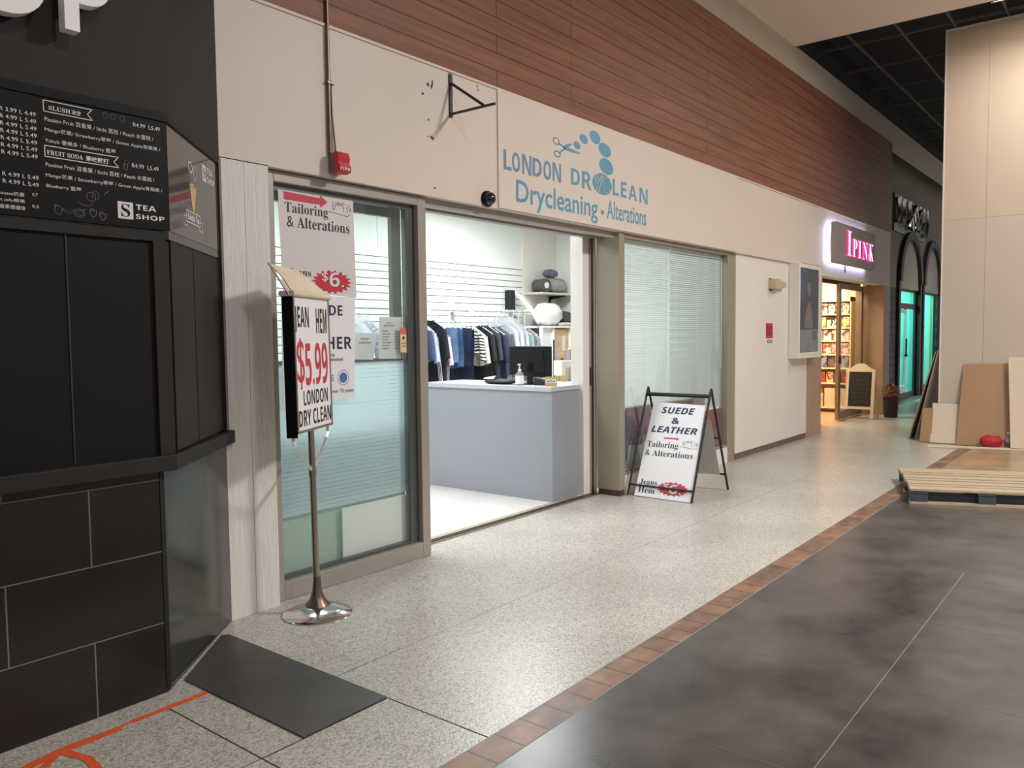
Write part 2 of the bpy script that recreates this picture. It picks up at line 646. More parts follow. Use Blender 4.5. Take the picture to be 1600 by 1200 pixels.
M_['sheetedge'] = P('sheet_edge', (160, 144, 128), 0.6, 0.08, 8)
M_['palletwood'] = P('pallet_deck', (178, 160, 132), 0.6, 0.1, 4, 0.2, 30, stretch=(4, 4, 4))
M_['palletblue'] = P('pallet_blue', (60, 68, 80), 0.65, 0.15, 8)
M_['clothred'] = P('red_cloth', (170, 34, 38), 0.6, 0.12, 12)
M_['bottle'] = glass('bottle_plastic', (240, 243, 245), 0.8, 0.05, 0.25)
M_['tanstone'] = P('brown_stone', (176, 146, 120), 0.5, 0.08, 3)
M_['doorframe'] = P('door_bronze', (150, 126, 104), 0.4, 0.05, 6, metal=0.5)
M_['dooriron'] = P('door_dark', (62, 52, 46), 0.45, 0.05)
M_['shelfcream'] = P('shelf_cream', (246, 226, 184), 0.5, 0.02)
M_['pinkwall'] = P('cream_wall', (246, 228, 190), 0.6, 0.02)
M_['signgrey'] = P('sign_box_grey', (150, 140, 132), 0.5, 0.03)
M_['pinkneon'] = glow('pink_letter_glow', (255, 70, 160), 1.3)
M_['whiteglow'] = glow('white_letter_glow', (255, 196, 232), 3.0)
M_['halo'] = glow('halo_strip_glow', (200, 208, 255), 26.0)
M_['lampglow'] = glow('lamp_diffuser_glow', (255, 236, 214), 9.0)
M_['coolglow'] = glow('cool_diffuser_glow', (240, 250, 255), 6.0)
M_['bulbglow'] = glow('bulb_glow', (255, 244, 214), 5.0)  # glow imitating a reflection in the pink shop door glass
M_['archwall'] = P('grey_render', (126, 118, 112), 0.7, 0.06, 3)
M_['archtymp'] = P('arch_infill', (150, 142, 137), 0.7, 0.04, 3)
M_['archstone'] = brickmat('dark_stone', (88, 78, 70), (70, 63, 58), (46, 42, 39), 0.3, 0.16, 0.012, ('X', 'Z'), (0, 0), 0.75, 0.5, 0.35, (6, 6, 6), 0.5)
M_['archtrim'] = P('dark_trim', (56, 52, 50), 0.6, 0.08)
M_['teal'] = P('teal_wall', (132, 216, 208), 0.6, 0.06, 2)
M_['yellowgreen'] = P('yellow_green_wall', (190, 196, 124), 0.6)
M_['tealglass'] = glass('teal_glass', (226, 250, 246), 0.6)
M_['whiteframe'] = P('white_frame', (206, 212, 206), 0.4)
M_['chalk'] = P('chalkboard', (38, 32, 30), 0.6, 0.2, 9)
M_['creamwood'] = P('cream_wood', (226, 212, 188), 0.55, 0.05, 5)
M_['pot'] = P('dark_pot', (58, 50, 46), 0.6)
M_['dryleaf'] = P('dry_plant', (140, 92, 58), 0.8, 0.2, 20)

# ================================================================== the setting
# floors
struct('floor', B().box(-6, 1.90, -0.1, 26, 4.03, 0.0), M_['pebble'])
struct('floor_border', B().box(-6, 1.757, -0.1, 26, 1.90, 0.001), M_['brick'])
struct('floor', B().box(-6, -9, -0.1, 26, 1.757, 0.0), M_['slab'])
struct('floor', B().box(2.37, 4.03, -0.1, 9.05, 6.5, 0.0), M_['shopfloor'])
struct('floor', B().box(12.0, 4.03, -0.1, 16.2, 7.0, 0.0), P('pink_shop_floor', (196, 160, 118), 0.35, 0.05))
struct('floor', B().box(16.2, 4.03, -0.1, 26, 7.5, 0.0), P('arcade_floor', (110, 106, 98), 0.3, 0.05))
jb = B()
jb.box(1.62, 2.452, 0, 2.22, 2.446, 0.001).box(2.24, 2.79, 0, 2.62, 2.793, 0.0008).box(2.225, 1.9, 0, 2.231, 2.45, 0.001)
jb.box(1.618, 1.9, 0, 1.624, 3.1, 0.001).box(-3, 2.45, 0, 1.62, 2.453, 0.001)
struct('floor_joint', jb, M_['joint'])
struct('floor_joint', B().box(2.62, 2.79, 0, 9.0, 2.793, 0.0008), P('joint_faint', (150, 144, 134), 0.6))
jb = B()
for k in range(-3, 10):
    jb.box(3.6 + 0.92 * k, -8, 0, 3.603 + 0.92 * k, 1.40, 0.0008)
struct('floor_joint', jb, P('joint_grey', (116, 110, 104), 0.5))
jb = B()
for k in range(9):
    jb.box(-6, 0.867 - 0.92 * k, 0, 5.6, 0.8705 - 0.92 * k, 0.0008)
struct('floor_joint', jb, P('joint_light', (136, 130, 122), 0.5))
struct('floor_joint', B().box(-6, 1.752, 0, 20, 1.757, 0.0012).box(-6, 1.899, 0, 20, 1.903, 0.0012), M_['joint_pale'])

# front wall of the hall: white fascia, plank cladding, plaster strip
struct('wall_front', B().box(2.36, 3.80, 2.44, 11.2, 3.98, 3.315).box(11.2, 3.80, 2.47, 12.1, 3.98, 3.315).box(12.1, 3.80, 2.34, 16.0, 3.98, 3.315), M_['fascia'])
struct('wall_front', B().box(2.2, 3.795, 3.312, 16.0, 3.98, 4.94), M_['wood'])
struct('wall_front', B().box(2.2, 3.80, 4.94, 10.88, 3.98, 5.8).box(10.88, 3.80, 4.94, 26, 3.98, 5.30), P('plaster_strip', (190, 180, 166), 0.7, 0.02))
struct('wall_front', B().box(10.88, 3.81, 5.30, 26, 3.98, 5.8), M_['blackceil'])
struct('trim_1', B().box(2.36, 3.79, 3.300, 16.0, 3.80, 3.316), M_['fascia'])
struct('wall_front', B().box(2.357, 3.80, 0, 2.51, 3.98, 2.445).box(2.5125, 3.80, 0, 2.662, 3.98, 2.445), M_['pillar'])
struct('wall_front', B().box(9.068, 3.832, 0.075, 11.57, 3.98, 2.438), M_['white'], bev=0.003)
struct('trim_2', B().box(9.068, 3.845, 0, 11.57, 3.98, 0.075), P('worn_base', (112, 96, 84), 0.7, 0.3, 14))
struct('trim_3', B().box(8.98, 3.826, 2.432, 11.2, 3.836, 2.47), M_['white'])
struct('wall_front', B().box(11.57, 3.84, 0, 12.25, 4.3, 2.47), M_['tanstone'])
# dry cleaner's shell
struct('wall_back', B().box(2.3, 6.42, 0, 9.1, 6.52, 3.0), M_['whiteint'])
struct('wall_left', B().box(2.3, 4.0, 0, 2.37, 6.42, 3.0), M_['whiteint'])
struct('wall_right', B().box(9.05, 3.98, 0, 9.12, 6.42, 3.0), M_['whiteint'])
struct('ceiling', B().box(2.3, 3.98, 2.96, 9.12, 6.52, 3.04), M_['whiteint'])
struct('trim_4', B().box(4.6, 6.412, 2.38, 4.612, 6.42, 2.96).box(5.82, 6.412, 2.38, 5.832, 6.42, 2.96).box(7.04, 6.412, 2.38, 7.052, 6.42, 2.96), M_['slat'])
sl = B()
for k in range(28):
    z = 0.3 + k * 0.0762
    sl.box(2.4, 6.400, z, 8.29, 6.42, z + 0.0675)
struct('wall_back_slats', sl, M_['slat'])
struct('wall_back_groove', B().box(2.4, 6.415, 0.3, 8.285, 6.4195, 2.42), M_['gap'])
struct('wall_back', B().box(8.30, 6.39, 0, 9.05, 6.42, 2.96), P('shop_wall_cream', (234, 229, 220), 0.6, 0.02))

# pink shop shell
struct('wall_back', B().box(12.0, 6.9, 0, 16.2, 7.0, 3.0), M_['pinkwall'])
struct('wall_right', B().box(15.95, 4.26, 0, 16.2, 6.9, 3.0), M_['pinkwall'])
struct('wall_left', B().box(12.0, 4.3, 0, 12.1, 6.9, 3.0), M_['pinkwall'])
struct('ceiling', B().box(12.0, 3.98, 2.96, 16.2, 7.0, 3.05), M_['pinkwall'])
struct('wall_front', B().box(15.6, 3.80, 0, 16.05, 4.26, 2.34), M_['tanstone'])
struct('wall_front', B().box(12.1, 4.19, 2.42, 15.6, 4.27, 2.96), M_['pinkwall'])

# ceilings
struct('ceiling', B().box(-6, -9, 5.28, 10.87, 3.80, 5.36), M_['ceil'])
struct('ceiling', B().box(10.9, -9, 5.75, 26, 3.80, 5.8), M_['blackceil'])
struct('ceiling', B().box(-6, 3.98, 5.6, 26, 8, 5.8), M_['blackceil'])
gr = B()
for k in range(20):
    gr.box(10.9, 3.32 - 0.6 * k, 5.5, 26, 3.345 - 0.6 * k, 5.54)
for k in range(13):
    gr.box(12.0 + 1.2 * k, -9, 5.502, 12.022 + 1.2 * k, 3.8, 5.538)
struct('ceiling_grid', gr, M_['grid'])
struct('ceiling_edge', B().box(10.87, -9, 5.28, 10.9, 3.8, 5.8), M_['blackceil'])

# the dim arcade beyond
AY = 4.30
aw = B()
aw.box(16.0, AY, 2.45, 26, AY + 0.08, 5.6).box(16.05, 3.98, 3.3, 16.1, AY, 5.6)
struct('wall_arcade', aw, M_['archwall'])
ac = B()
for x0, x1 in ((16.05, 18.80), (20.72, 21.12), (22.95, 26)):
    ac.box(x0, AY, 0, x1, AY + 0.08, 2.45)
for k in range(15):
    z = 0.08 + k * 0.16
    for x, s in ((18.80, 1), (21.12, 1)):
        ac.box(x - 0.02, AY - 0.03, z, x + 0.07, AY + 0.08, z + 0.085)
struct('wall_arcade', ac, M_['archstone'])
fa = FY(AY)
tr = B()
ty = B()
for xa, xb in ((18.80, 20.72), (21.12, 22.95)):
    cx, ra = (xa + xb) / 2, (xb - xa) / 2
    for ro, ri, b in ((ra + 0.12, ra - 0.06, tr),):
        n = 24
        for k in range(n):
            t, t2 = math.pi * k / n, math.pi * (k + 1) / n
            q = [(cx + r_ * math.cos(a), 2.6 + (1.0 + (r_ - ra)) * math.sin(a)) for r_, a in ((ri, t), (ro, t), (ro, t2), (ri, t2))]
            b.prism(fa, q, 0.0, 0.09)
    tr.fbox(fa, xa - 0.12, 0, 0, xa + 0.03, 2.62, 0.06).fbox(fa, xb - 0.03, 0, 0, xb + 0.12, 2.62, 0.06)
    ty.prism(fa, [(cx + (ra - 0.05) * math.cos(math.pi * k / 24), 2.6 + 0.97 * math.sin(math.pi * k / 24)) for k in range(25)] + [(xa + 0.02, 2.45), (xb - 0.02, 2.45)], 0.0, 0.012)
struct('trim_5', tr, M_['archtrim'])
struct('wall_arcade', ty, M_['archtymp'])
struct('wall_arcade', B().box(16.2, 7.3, 0, 26, 7.4, 3.0), M_['teal'])
struct('wall_arcade', B().box(22.70, 4.385, 0, 22.74, 4.43, 2.9), M_['yellowgreen'])
struct('wall_arcade', B().box(20.9, 4.40, 0, 20.95, 7.3, 3.0).box(23.6, 4.40, 0, 23.65, 7.3, 3.0), M_['teal'])
struct('ceiling', B().box(16.2, 4.385, 2.95, 26, 7.4, 3.02), M_['teal'])
d2 = struct('door_2', B().box(18.87, 4.335, 0.0, 18.97, 4.375, 2.45).box(20.62, 4.335, 0, 20.72, 4.375, 2.45).box(18.97, 4.335, 2.02, 20.62, 4.375, 2.14).box(18.97, 4.335, 2.40, 20.62, 4.375, 2.45).box(18.97, 4.335, 0, 20.62, 4.375, 0.12).box(19.72, 4.335, 0.12, 19.80, 4.375, 2.02), M_['dooriron'])
struct('door_leaf', B().box(18.98, 4.315, 0.14, 19.08, 4.345, 2.0).box(19.62, 4.315, 0.14, 19.71, 4.345, 2.0).box(19.08, 4.315, 0.14, 19.62, 4.345, 0.3).box(19.08, 4.315, 1.92, 19.62, 4.345, 2.0), M_['whiteframe'], d2)
struct('glass_pane', B().box(18.97, 4.352, 0.12, 20.62, 4.358, 2.40), M_['tealglass'], d2)
struct('door_handle', B().box(19.56, 4.27, 0.95, 19.60, 4.30, 1.35).box(19.56, 4.27, 0.95, 19.66, 4.315, 1.0), M_['rubber'], d2)
w3 = struct('window_3', B().box(21.19, 4.335, 0.0, 21.25, 4.375, 2.45).box(22.8, 4.335, 0, 22.88, 4.375, 2.45).box(21.25, 4.335, 2.4, 22.8, 4.375, 2.45).box(21.25, 4.335, 0, 22.8, 4.375, 0.2), M_['dooriron'])
struct('glass_pane', B().box(21.25, 4.352, 0.2, 22.8, 4.358, 2.40), M_['tealglass'], w3)
struct('window_decal', B().ellipse(FY(4.348), 21.55, 1.85, 0.11, 0.13).box(21.42, 4.345, 1.6, 21.7, 4.348, 1.66), M_['archtrim'], w3)

# ------------------------------------------------------------------ shop window by the entrance
w1 = struct('window_1', B().box(2.668, 3.845, 0, 2.728, 3.97, 2.435).box(3.85, 3.845, 0, 3.925, 3.97, 2.435).box(2.728, 3.845, 2.375, 3.85, 3.97, 2.435).box(2.728, 3.845, 0, 3.85, 3.97, 0.105), M_['alu'], bev=0.004)
struct('window_stop', B().box(2.728, 3.885, 0.105, 2.745, 3.93, 2.375).box(3.775, 3.885, 0.105, 3.85, 3.93, 2.375).box(2.745, 3.885, 2.345, 3.775, 3.93, 2.375).box(2.745, 3.885, 0.105, 3.775, 3.93, 0.125), M_['aludark'], w1)
struct('window_pane', B().box(2.745, 3.895, 0.125, 3.85, 3.903, 2.345), M_['winglass'], w1)
# sliding leaf parked behind it
d1 = struct('door_1', B().box(2.70, 4.05, 0.03, 2.78, 4.085, 2.39).box(3.80, 4.05, 0.03, 3.885, 4.085, 2.39).box(2.78, 4.05, 2.31, 3.80, 4.085, 2.39).box(2.78, 4.05, 0.03, 3.80, 4.085, 0.12), M_['aludark'])
struct('glass_pane', B().box(2.78, 4.065, 0.12, 3.80, 4.071, 2.31), M_['clear'], d1)
struct('trim_6', B().box(3.925, 3.87, 2.385, 6.5, 3.90, 2.44).box(3.925, 3.90, 2.40, 6.5, 4.0, 2.44).box(3.925, 4.0, 2.385, 6.42, 4.02, 2.96).box(3.925, 4.05, 2.395, 6.42, 4.06, 2.45).box(3.925, 4.1, 2.40, 6.42, 4.14, 2.96).box(2.37, 4.1, 2.40, 3.925, 4.14, 2.96), M_['alu'])
struct('trim_7', B().box(3.925, 4.035, 0, 6.40, 4.05, 0.012).box(3.925, 4.075, 0, 6.40, 4.085, 0.012).box(3.925, 4.11, 0, 6.40, 4.12, 0.01), M_['steel'])
struct('trim_8', B().box(3.925, 4.05, 0, 6.40, 4.075, 0.003).box(3.925, 4.085, 0, 6.40, 4.11, 0.003), M_['joint'])
struct('trim_9', B().box(4.25, 4.14, 0, 6.2, 4.19, 0.002), P('yellowed_tape', (170, 158, 128), 0.6, 0.15, 20))
# right jamb: cream liner, steel channel, tan post
struct('trim_10', B().box(6.255, 4.125, 0, 6.36, 4.26, 2.42), M_['white'])
jm = struct('trim_11', B().box(6.362, 4.105, 0, 6.378, 4.13, 2.42).box(6.385, 4.075, 0, 6.397, 4.12, 2.42).box(6.36, 4.13, 0, 6.50, 4.16, 2.42), M_['steel'])
struct('latch_plate', B().box(6.3605, 4.107, 1.03, 6.3625, 4.125, 1.2), M_['rubber'], jm)
struct('trim_12', B().box(6.405, 3.825, 0.055, 6.502, 4.07, 2.44), M_['tan'], bev=0.003)
struct('trim_13', B().box(6.408, 3.83, 0, 6.498, 4.06, 0.055), P('rusty_foot', (74, 52, 42), 0.8, 0.4, 30))
# second window with venetian blinds
w2 = struct('window_2', B().box(6.502, 3.845, 2.40, 9.066, 3.95, 2.44).box(8.86, 3.845, 0, 9.066, 3.95, 2.40).box(6.502, 3.845, 0.18, 8.86, 3.95, 0.205), M_['tan'], bev=0.003)
struct('window_sill', B().box(6.502, 3.84, 0, 8.86, 3.98, 0.18), M_['white'], w2)
struct('window_pane', B().box(6.502, 3.895, 0.205, 8.86, 3.901, 2.40), M_['winglass'], w2)

# ================================================================== tea kiosk
FH = Fr((0, 0, 0), (1, 0, 0), (0, 1, 0))


def foot(b, arris, end, z0, z1):
    return b.prism(FH, [(-5, arris[1]), arris, end, (end[0], 3.845), (-5, 3.845)], z0, z1)


kio = thing('tea_kiosk', 'black tea kiosk with tiled base, ledge and angled corner beside the whitewashed boards', 'kiosk', (0.5, 3.5, 0))
kb = B()
kb.box(-5, 3.24, 0, 1.70, 3.30, 0.955)
make('tile_base', kb, M_['ktile'], kio)
cb = B()
cb.prism(FH, [(1.712, 3.25), (2.356, 3.80), (2.356, 3.83), (1.69, 3.28)], 0, 0.955)
make('corner_tile_base', cb, M_['ktile2'], kio, label='polished black tile base on the angled corner')
make('arris_strip', B().box(1.693, 3.236, 0.02, 1.712, 3.262, 0.955), M_['rubber'], kio)
make('ledge', foot(B(), (1.745, 3.185), (2.40, 3.782), 0.955, 1.02), M_['blackmatte'], kio, bev=0.004)
make('wall_panel', foot(B(), (1.742, 3.228), (2.358, 3.805), 1.02, 1.95), M_['blackpanel'], kio)
pf = B()
pf.box(-5, 3.212, 1.905, 1.75, 3.24, 1.945).box(1.69, 3.212, 1.02, 1.755, 3.24, 1.905)
make('panel_frame', pf, M_['blackmatte'], kio)
make('panel_seam', B().box(1.352, 3.224, 1.03, 1.358, 3.23, 1.905), M_['blackgloss'], kio)
FC = Fr((1.757, 3.222, 0), (0.59, 0.575, 0), (0, 0, 1))
make('corner_panel', B().fbox(FC, 0.02, 1.03, -0.01, 0.335, 1.915, 0.006).fbox(FC, 0.345, 1.03, -0.01, 0.79, 1.915, 0.006), M_['blackmatte'], kio, label='dull charcoal panel on the angled corner')
make('corner_frame', B().fbox(FC, 0.79, 1.02, -0.01, 0.835, 2.43, 0.022).fbox(FC, -0.02, 1.915, -0.01, 0.79, 1.95, 0.012), M_['blackgloss'], kio)
make('fascia', foot(B(), (1.775, 3.205), (2.362, 3.79), 2.425, 5.2), M_['blackmatte'], kio, bev=0.004)
make('fascia_lip', foot(B(), (1.765, 3.198), (2.362, 3.782), 2.395, 2.43), M_['black'], kio)

F2 = FY(3.205)
mn = thing('menu_board', 'black printed drinks menu with white English and Chinese lettering on kiosk front', 'menu board', (1.0, 3.215, 1.95))
make('board', B().box(0.2, 3.205, 1.952, 1.757, 3.24, 2.395), M_['black'], mn)
b = B()
z1_ = [2.3165, 2.291, 2.2655, 2.240, 2.215, 2.190, 2.165, 2.0885, 2.063]
for i, z in enumerate(z1_):
    b.text(F2, 'R 3.99' if i == 0 else 'R 4.99', 1.143, z, 1.1985, z + 0.0145)
    b.text(F2, 'L 4.49' if i == 0 else 'L 5.49', 1.208, z, 1.2615, z + 0.0145)
b.text(F2, 'Mousse奶蓋', 1.12, 2.0215, 1.2115, 2.036).text(F2, '0.7', 1.238, 2.0285, 1.256, 2.039)
b.text(F2, 'nut jelly椰果', 1.115, 1.997, 1.2125, 2.0115).text(F2, '百香果爆爆珠', 1.112, 1.973, 1.2135, 1.988).text(F2, '0.5', 1.236, 1.986, 1.258, 1.997)
b.text(F2, 'Passion Fruit 百香果 / litchi 荔枝 / Peach 水蜜桃 /', 1.291, 2.307, 1.7025, 2.3255)
b.text(F2, 'Mango芒果/ Strawberry草莓 / Green Apple青蘋果 /', 1.290, 2.268, 1.7305, 2.2865)
b.text(F2, 'Yakult 養樂多 / Blueberry 藍莓', 1.289, 2.228, 1.5475, 2.2475)
b.text(F2, 'R4.99  L5.49', 1.621, 2.352, 1.731, 2.3675).text(F2, 'R4.99  L5.49', 1.610, 2.189, 1.720, 2.2055)
b.text(F2, 'Passion Fruit 百香果 / litchi 荔枝 / Peach 水蜜桃 /', 1.288, 2.142, 1.7005, 2.1605)
b.text(F2, 'Mango芒果 / Strawberry草莓 / Green Apple青蘋果 /', 1.287, 2.102, 1.733, 2.1205)
b.text(F2, 'Blueberry 藍莓', 1.287, 2.064, 1.4115, 2.0815)
b.text(F2, 'SLUSH', 1.307, 2.351, 1.383, 2.367, style='serif').text(F2, '冰沙', 1.387, 2.35, 1.421, 2.3685, off=0.02)
b.text(F2, 'FRUIT SODA', 1.294, 2.187, 1.422, 2.204, style='serif').text(F2, '果味蘇打', 1.432, 2.1855, 1.519, 2.2055, off=0.02)
for x0, x1, za, zb in ((1.289, 1.463, 2.343, 2.383), (1.287, 1.557, 2.179, 2.219)):
    b.stroke(F2, [(x1, za), (x0, za), (x0, zb), (x1, zb), (x1 - 0.018, (za + zb) / 2), (x1, za)], 0.003)
make('menu_lettering', b, M_['greytext'], mn)
b = B()
b.prism(F2, [(1.547, 1.982), (1.608, 1.982), (1.608, 2.0485), (1.547, 2.0485)], 0.0, 0.001)
b.text(F2, 'TEA', 1.619, 2.0225, 1.7035, 2.0445, style='sans').text(F2, 'SHOP', 1.618, 1.987, 1.7375, 2.006, style='sans')
lg = make('shop_logo', b, M_['paper'], mn)
make('logo_letter', B().text(F2, 'S', 1.560, 1.990, 1.595, 2.041, 0.0018, style='serif'), M_['black'], lg)
b = B()
b.ring(F2, 1.447, 2.052, 0.017, 0.017, 0.002).ring(F2, 1.463, 2.058, 0.012, 0.018, 0.002, t0=-1, t1=3.6).ring(F2, 1.425, 2.036, 0.03, 0.02, 0.002, t0=3.4, t1=5.9).stroke(F2, [(1.497, 2.068), (1.514, 2.082)], 0.002)
b.ring(F2, 1.325, 1.988, 0.013, 0.016, 0.0018).stroke(F2, [(1.312, 2.0), (1.316, 2.008), (1.325, 2.0)], 0.002)
b.ring(F2, 1.362, 1.996, 0.022, 0.016, 0.0018, t0=3.2, t1=6.2).ring(F2, 1.362, 2.0, 0.02, 0.012, 0.0018, t0=3.4, t1=6.0)
b.ring(F2, 1.402, 1.985, 0.018, 0.015, 0.0018).ring(F2, 1.404, 1.986, 0.011, 0.009, 0.0018).stroke(F2, [(1.416, 1.998), (1.425, 2.002)], 0.002)
for cx, cz in ((1.452, 1.99), (1.488, 1.982)):
    b.stroke(F2, [(cx - 0.015, cz + 0.01), (cx - 0.008, cz - 0.01), (cx, cz - 0.016), (cx + 0.01, cz - 0.006), (cx + 0.013, cz + 0.01), (cx - 0.015, cz + 0.01), (cx - 0.005, cz + 0.018), (cx + 0.004, cz + 0.011)], 0.0018)
b.stroke(F2, [(1.577, 2.197), (1.58, 2.176), (1.59, 2.176), (1.594, 2.197), (1.577, 2.197)], 0.002).ring(F2, 1.589, 2.206, 0.008, 0.008, 0.0016)
for cx in (1.512, 1.542, 1.578):
    b.ring(F2, cx, 2.372, 0.009, 0.011, 0.002)
make('fruit_drawing', b, M_['dimtext'], mn)

m2 = thing('menu_board', 'dark glossy drinks panel with a yellow drink cup on the angled kiosk corner', 'menu board', (1.95, 3.4, 1.95))
make('board', B().fbox(FC, 0.0, 1.952, -0.01, 0.785, 2.395, 0.012), P('glossy_menu', (74, 70, 68), 0.07, 0.05, 3, spec=0.9), m2)
FC2 = Fr(FC.p(0, 0, 0.0125), FC.u, FC.v)
b = B().prism(FC2, [(0.30, 2.20), (0.40, 2.20), (0.365, 2.085), (0.335, 2.085)], 0, 0.001)
b.prism(FC2, [(0.292, 2.225), (0.303, 2.20), (0.335, 2.212), (0.37, 2.205), (0.398, 2.2), (0.408, 2.228), (0.4, 2.2), (0.35, 2.19), (0.30, 2.2)], 0, 0.001)
make('drink_picture', b, P('drink_yellow', (206, 178, 112), 0.4, 0.1, 20), m2)
b = B().ring(FC2, 0.318, 2.28, 0.03, 0.022, 0.007).ring(FC2, 0.385, 2.265, 0.022, 0.03, 0.003)
b.prism(FC2, [(0.515, 2.262), (0.575, 2.258), (0.575, 2.335), (0.515, 2.338)], 0, 0.001)
b.text(FC2, 'TEA', 0.59, 2.305, 0.69, 2.335, style='sans').text(FC2, 'SHOP', 0.59, 2.262, 0.72, 2.292, style='sans')
b.stroke(FC2, [(0.235, 2.028), (0.235, 2.078), (0.45, 2.078), (0.45, 2.028), (0.235, 2.028)], 0.004).stroke(FC2, [(0.235, 2.05), (0.205, 2.05), (0.215, 2.03), (0.205, 2.008), (0.25, 2.008), (0.25, 2.028)], 0.003).stroke(FC2, [(0.45, 2.05), (0.49, 2.05), (0.48, 2.03), (0.49, 2.008), (0.435, 2.008), (0.435, 2.028)], 0.003)
b.text(FC2, 'Bubble Tea', 0.255, 2.038, 0.435, 2.068, off=0.02)
lg = make('shop_logo', b, M_['greytext'], m2)
make('logo_letter', B().text(FC2, 'S', 0.528, 2.272, 0.563, 2.326, 0.0018, style='serif'), M_['black'], lg)

sg = thing('sign_lettering', 'large raised white letters on the black kiosk fascia, cut off at their tops', 'sign', (1.25, 3.15, 2.6))
for ch, x0, x1 in (('O', 0.985, 1.280), ('P', 1.337, 1.507)):
    vs, fs = glyphs(styled(ch, 'sans'), 0)
    xs = [v[0] for v in vs]; ys = [v[1] for v in vs]
    b = B()
    loops = B().text(FY(3.135), ch, x0, 2.63, x1, 2.925, style='sans', c=0)
    o = make('letter', loops, M_['lettertext'], sg)
    md = o.modifiers.new('solid', 'SOLIDIFY')
    md.thickness = 0.05
    md.offset = 0
make('letter_standoff', B().box(1.36, 3.14, 2.75, 1.37, 3.206, 2.76).box(1.36, 3.14, 2.85, 1.37, 3.206, 2.86).box(1.02, 3.14, 2.77, 1.03, 3.206, 2.78).box(1.24, 3.14, 2.77, 1.25, 3.206, 2.78), M_['black'], sg)

# ================================================================== dry cleaner sign
FS = FY(3.789)
ds = thing('shop_sign', 'cream sign board with blue dry cleaning lettering, scissors and row of blue dots', 'sign', (6.8, 3.79, 2.44))
make('sign_panel', B().box(4.637, 3.789, 2.446, 8.98, 3.80, 3.300), M_['fascia'], ds, bev=0.002)
b = B()
for i, (ch, x0, z0, x1, z1) in enumerate([('L', 4.695, 2.735, 4.790, 2.884), ('O', 4.797, 2.736, 4.893, 2.881), ('N', 4.920, 2.734, 5.037, 2.885), ('D', 5.052, 2.739, 5.172, 2.880), ('O', 5.195, 2.735, 5.298, 2.884), ('N', 5.319, 2.737, 5.436, 2.886)]):
    b.text(FS, ch, x0, z0, x1, z1, style='sans')
make('shop_name_lettering', b, M_['bluegrey'], ds)
b = B()
for ch, x0, z0, x1, z1 in [('D', 5.579, 2.748, 5.712, 2.882), ('R', 5.742, 2.738, 5.893, 2.884), ('L', 6.235, 2.746, 6.344, 2.889), ('E', 6.377, 2.746, 6.478, 2.885), ('A', 6.512, 2.743, 6.667, 2.876), ('N', 6.716, 2.736, 6.869, 2.876)]:
    b.text(FS, ch, x0, z0, x1, z1, style='sans')
b.text(FS, 'Drycleaning', 4.842, 2.462, 5.988, 2.681, style=None, off=0.012)
b.text(FS, 'Alterations', 6.139, 2.528, 6.843, 2.692, style=None, off=0.012)
b.ellipse(FS, 6.064, 2.572, 0.028, 0.022)
b.ellipse(FS, 6.062, 2.815, 0.158, 0.092, 0.0)
for x, z, rx, rz in ((5.67, 3.08, 0.052, 0.031), (5.774, 3.150, 0.064, 0.038), (5.949, 3.196, 0.087, 0.053), (6.107, 3.115, 0.102, 0.059), (6.131, 2.977, 0.117, 0.068)):
    b.ellipse(FS, x, z, rx, rz, -0.12)
# scissors
b.prism(FS, [(5.47, 3.036), (5.50, 3.052), (5.56, 3.076), (5.60, 3.078), (5.585, 3.066), (5.54, 3.04), (5.62, 3.034), (5.738, 3.024), (5.70, 3.013), (5.60, 3.008), (5.51, 3.012), (5.475, 3.022)], 0, 0.001)
b.stroke(FS, [(5.405, 3.045), (5.44, 3.042), (5.485, 3.028)], 0.012).stroke(FS, [(5.42, 2.976), (5.45, 2.998), (5.50, 3.022)], 0.012)
b.ring(FS, 5.371, 3.061, 0.042, 0.025, 0.008).ring(FS, 5.387, 2.96, 0.041, 0.023, 0.008)
make('blue_lettering', b, M_['blue'], ds)
b = B()
FS2 = FY(3.7875)
for ch, x0, x1 in (('Y', 5.945, 6.06), ('C', 6.085, 6.195)):
    if ch == 'Y':
        b.stroke(FS2, [(5.925, 2.885), (5.985, 2.80), (5.96, 2.735), (6.0, 2.735), (6.03, 2.805), (6.085, 2.88), (6.05, 2.888), (6.008, 2.83), (5.968, 2.892)], 0.007)
    else:
        b.ring(FS2, 6.15, 2.812, 0.065, 0.07, 0.007, t0=0.9, t1=5.4).ring(FS2, 6.15, 2.812, 0.033, 0.042, 0.006, t0=0.9, t1=5.4).stroke(FS2, [(6.19, 2.866), (6.17, 2.845)], 0.006).stroke(FS2, [(6.192, 2.758), (6.171, 2.78)], 0.006)
make('letter_outline', b, M_['signboard'], ds)

# bracket, alarm, conduit, camera
br = thing('sign_bracket', 'dark iron triangular sign bracket fixed to the white fascia, holding nothing', 'bracket', (4.134, 3.8, 3.0))
make('wall_plate', B().box(4.120, 3.788, 2.998, 4.15, 3.7995, 3.290), M_['iron'], br, bev=0.003)
make('arm', B().box(4.128, 3.40, 3.012, 4.142, 3.790, 3.026), M_['iron'], br)
make('brace', B().tube([(4.135, 3.788, 3.225), (4.135, 3.50, 3.026)], 0.010, 6), M_['iron'], br)
make('bolt', B().ball((4.135, 3.787, 3.275), 0.006, 8, 6).ball((4.135, 3.787, 3.10), 0.006, 8, 6).ball((4.135, 3.787, 3.05), 0.006, 8, 6), M_['steel'], br)
cd = thing('electrical_conduit', 'thin metal conduit running down the fascia to the red fire alarm', 'conduit', (3.084, 3.78, 2.58))
make('conduit_pipe', B().tube([(3.080, 3.786, 5.2), (3.080, 3.786, 2.58)], 0.0115, 10), M_['rustysteel'], cd, smooth=True)
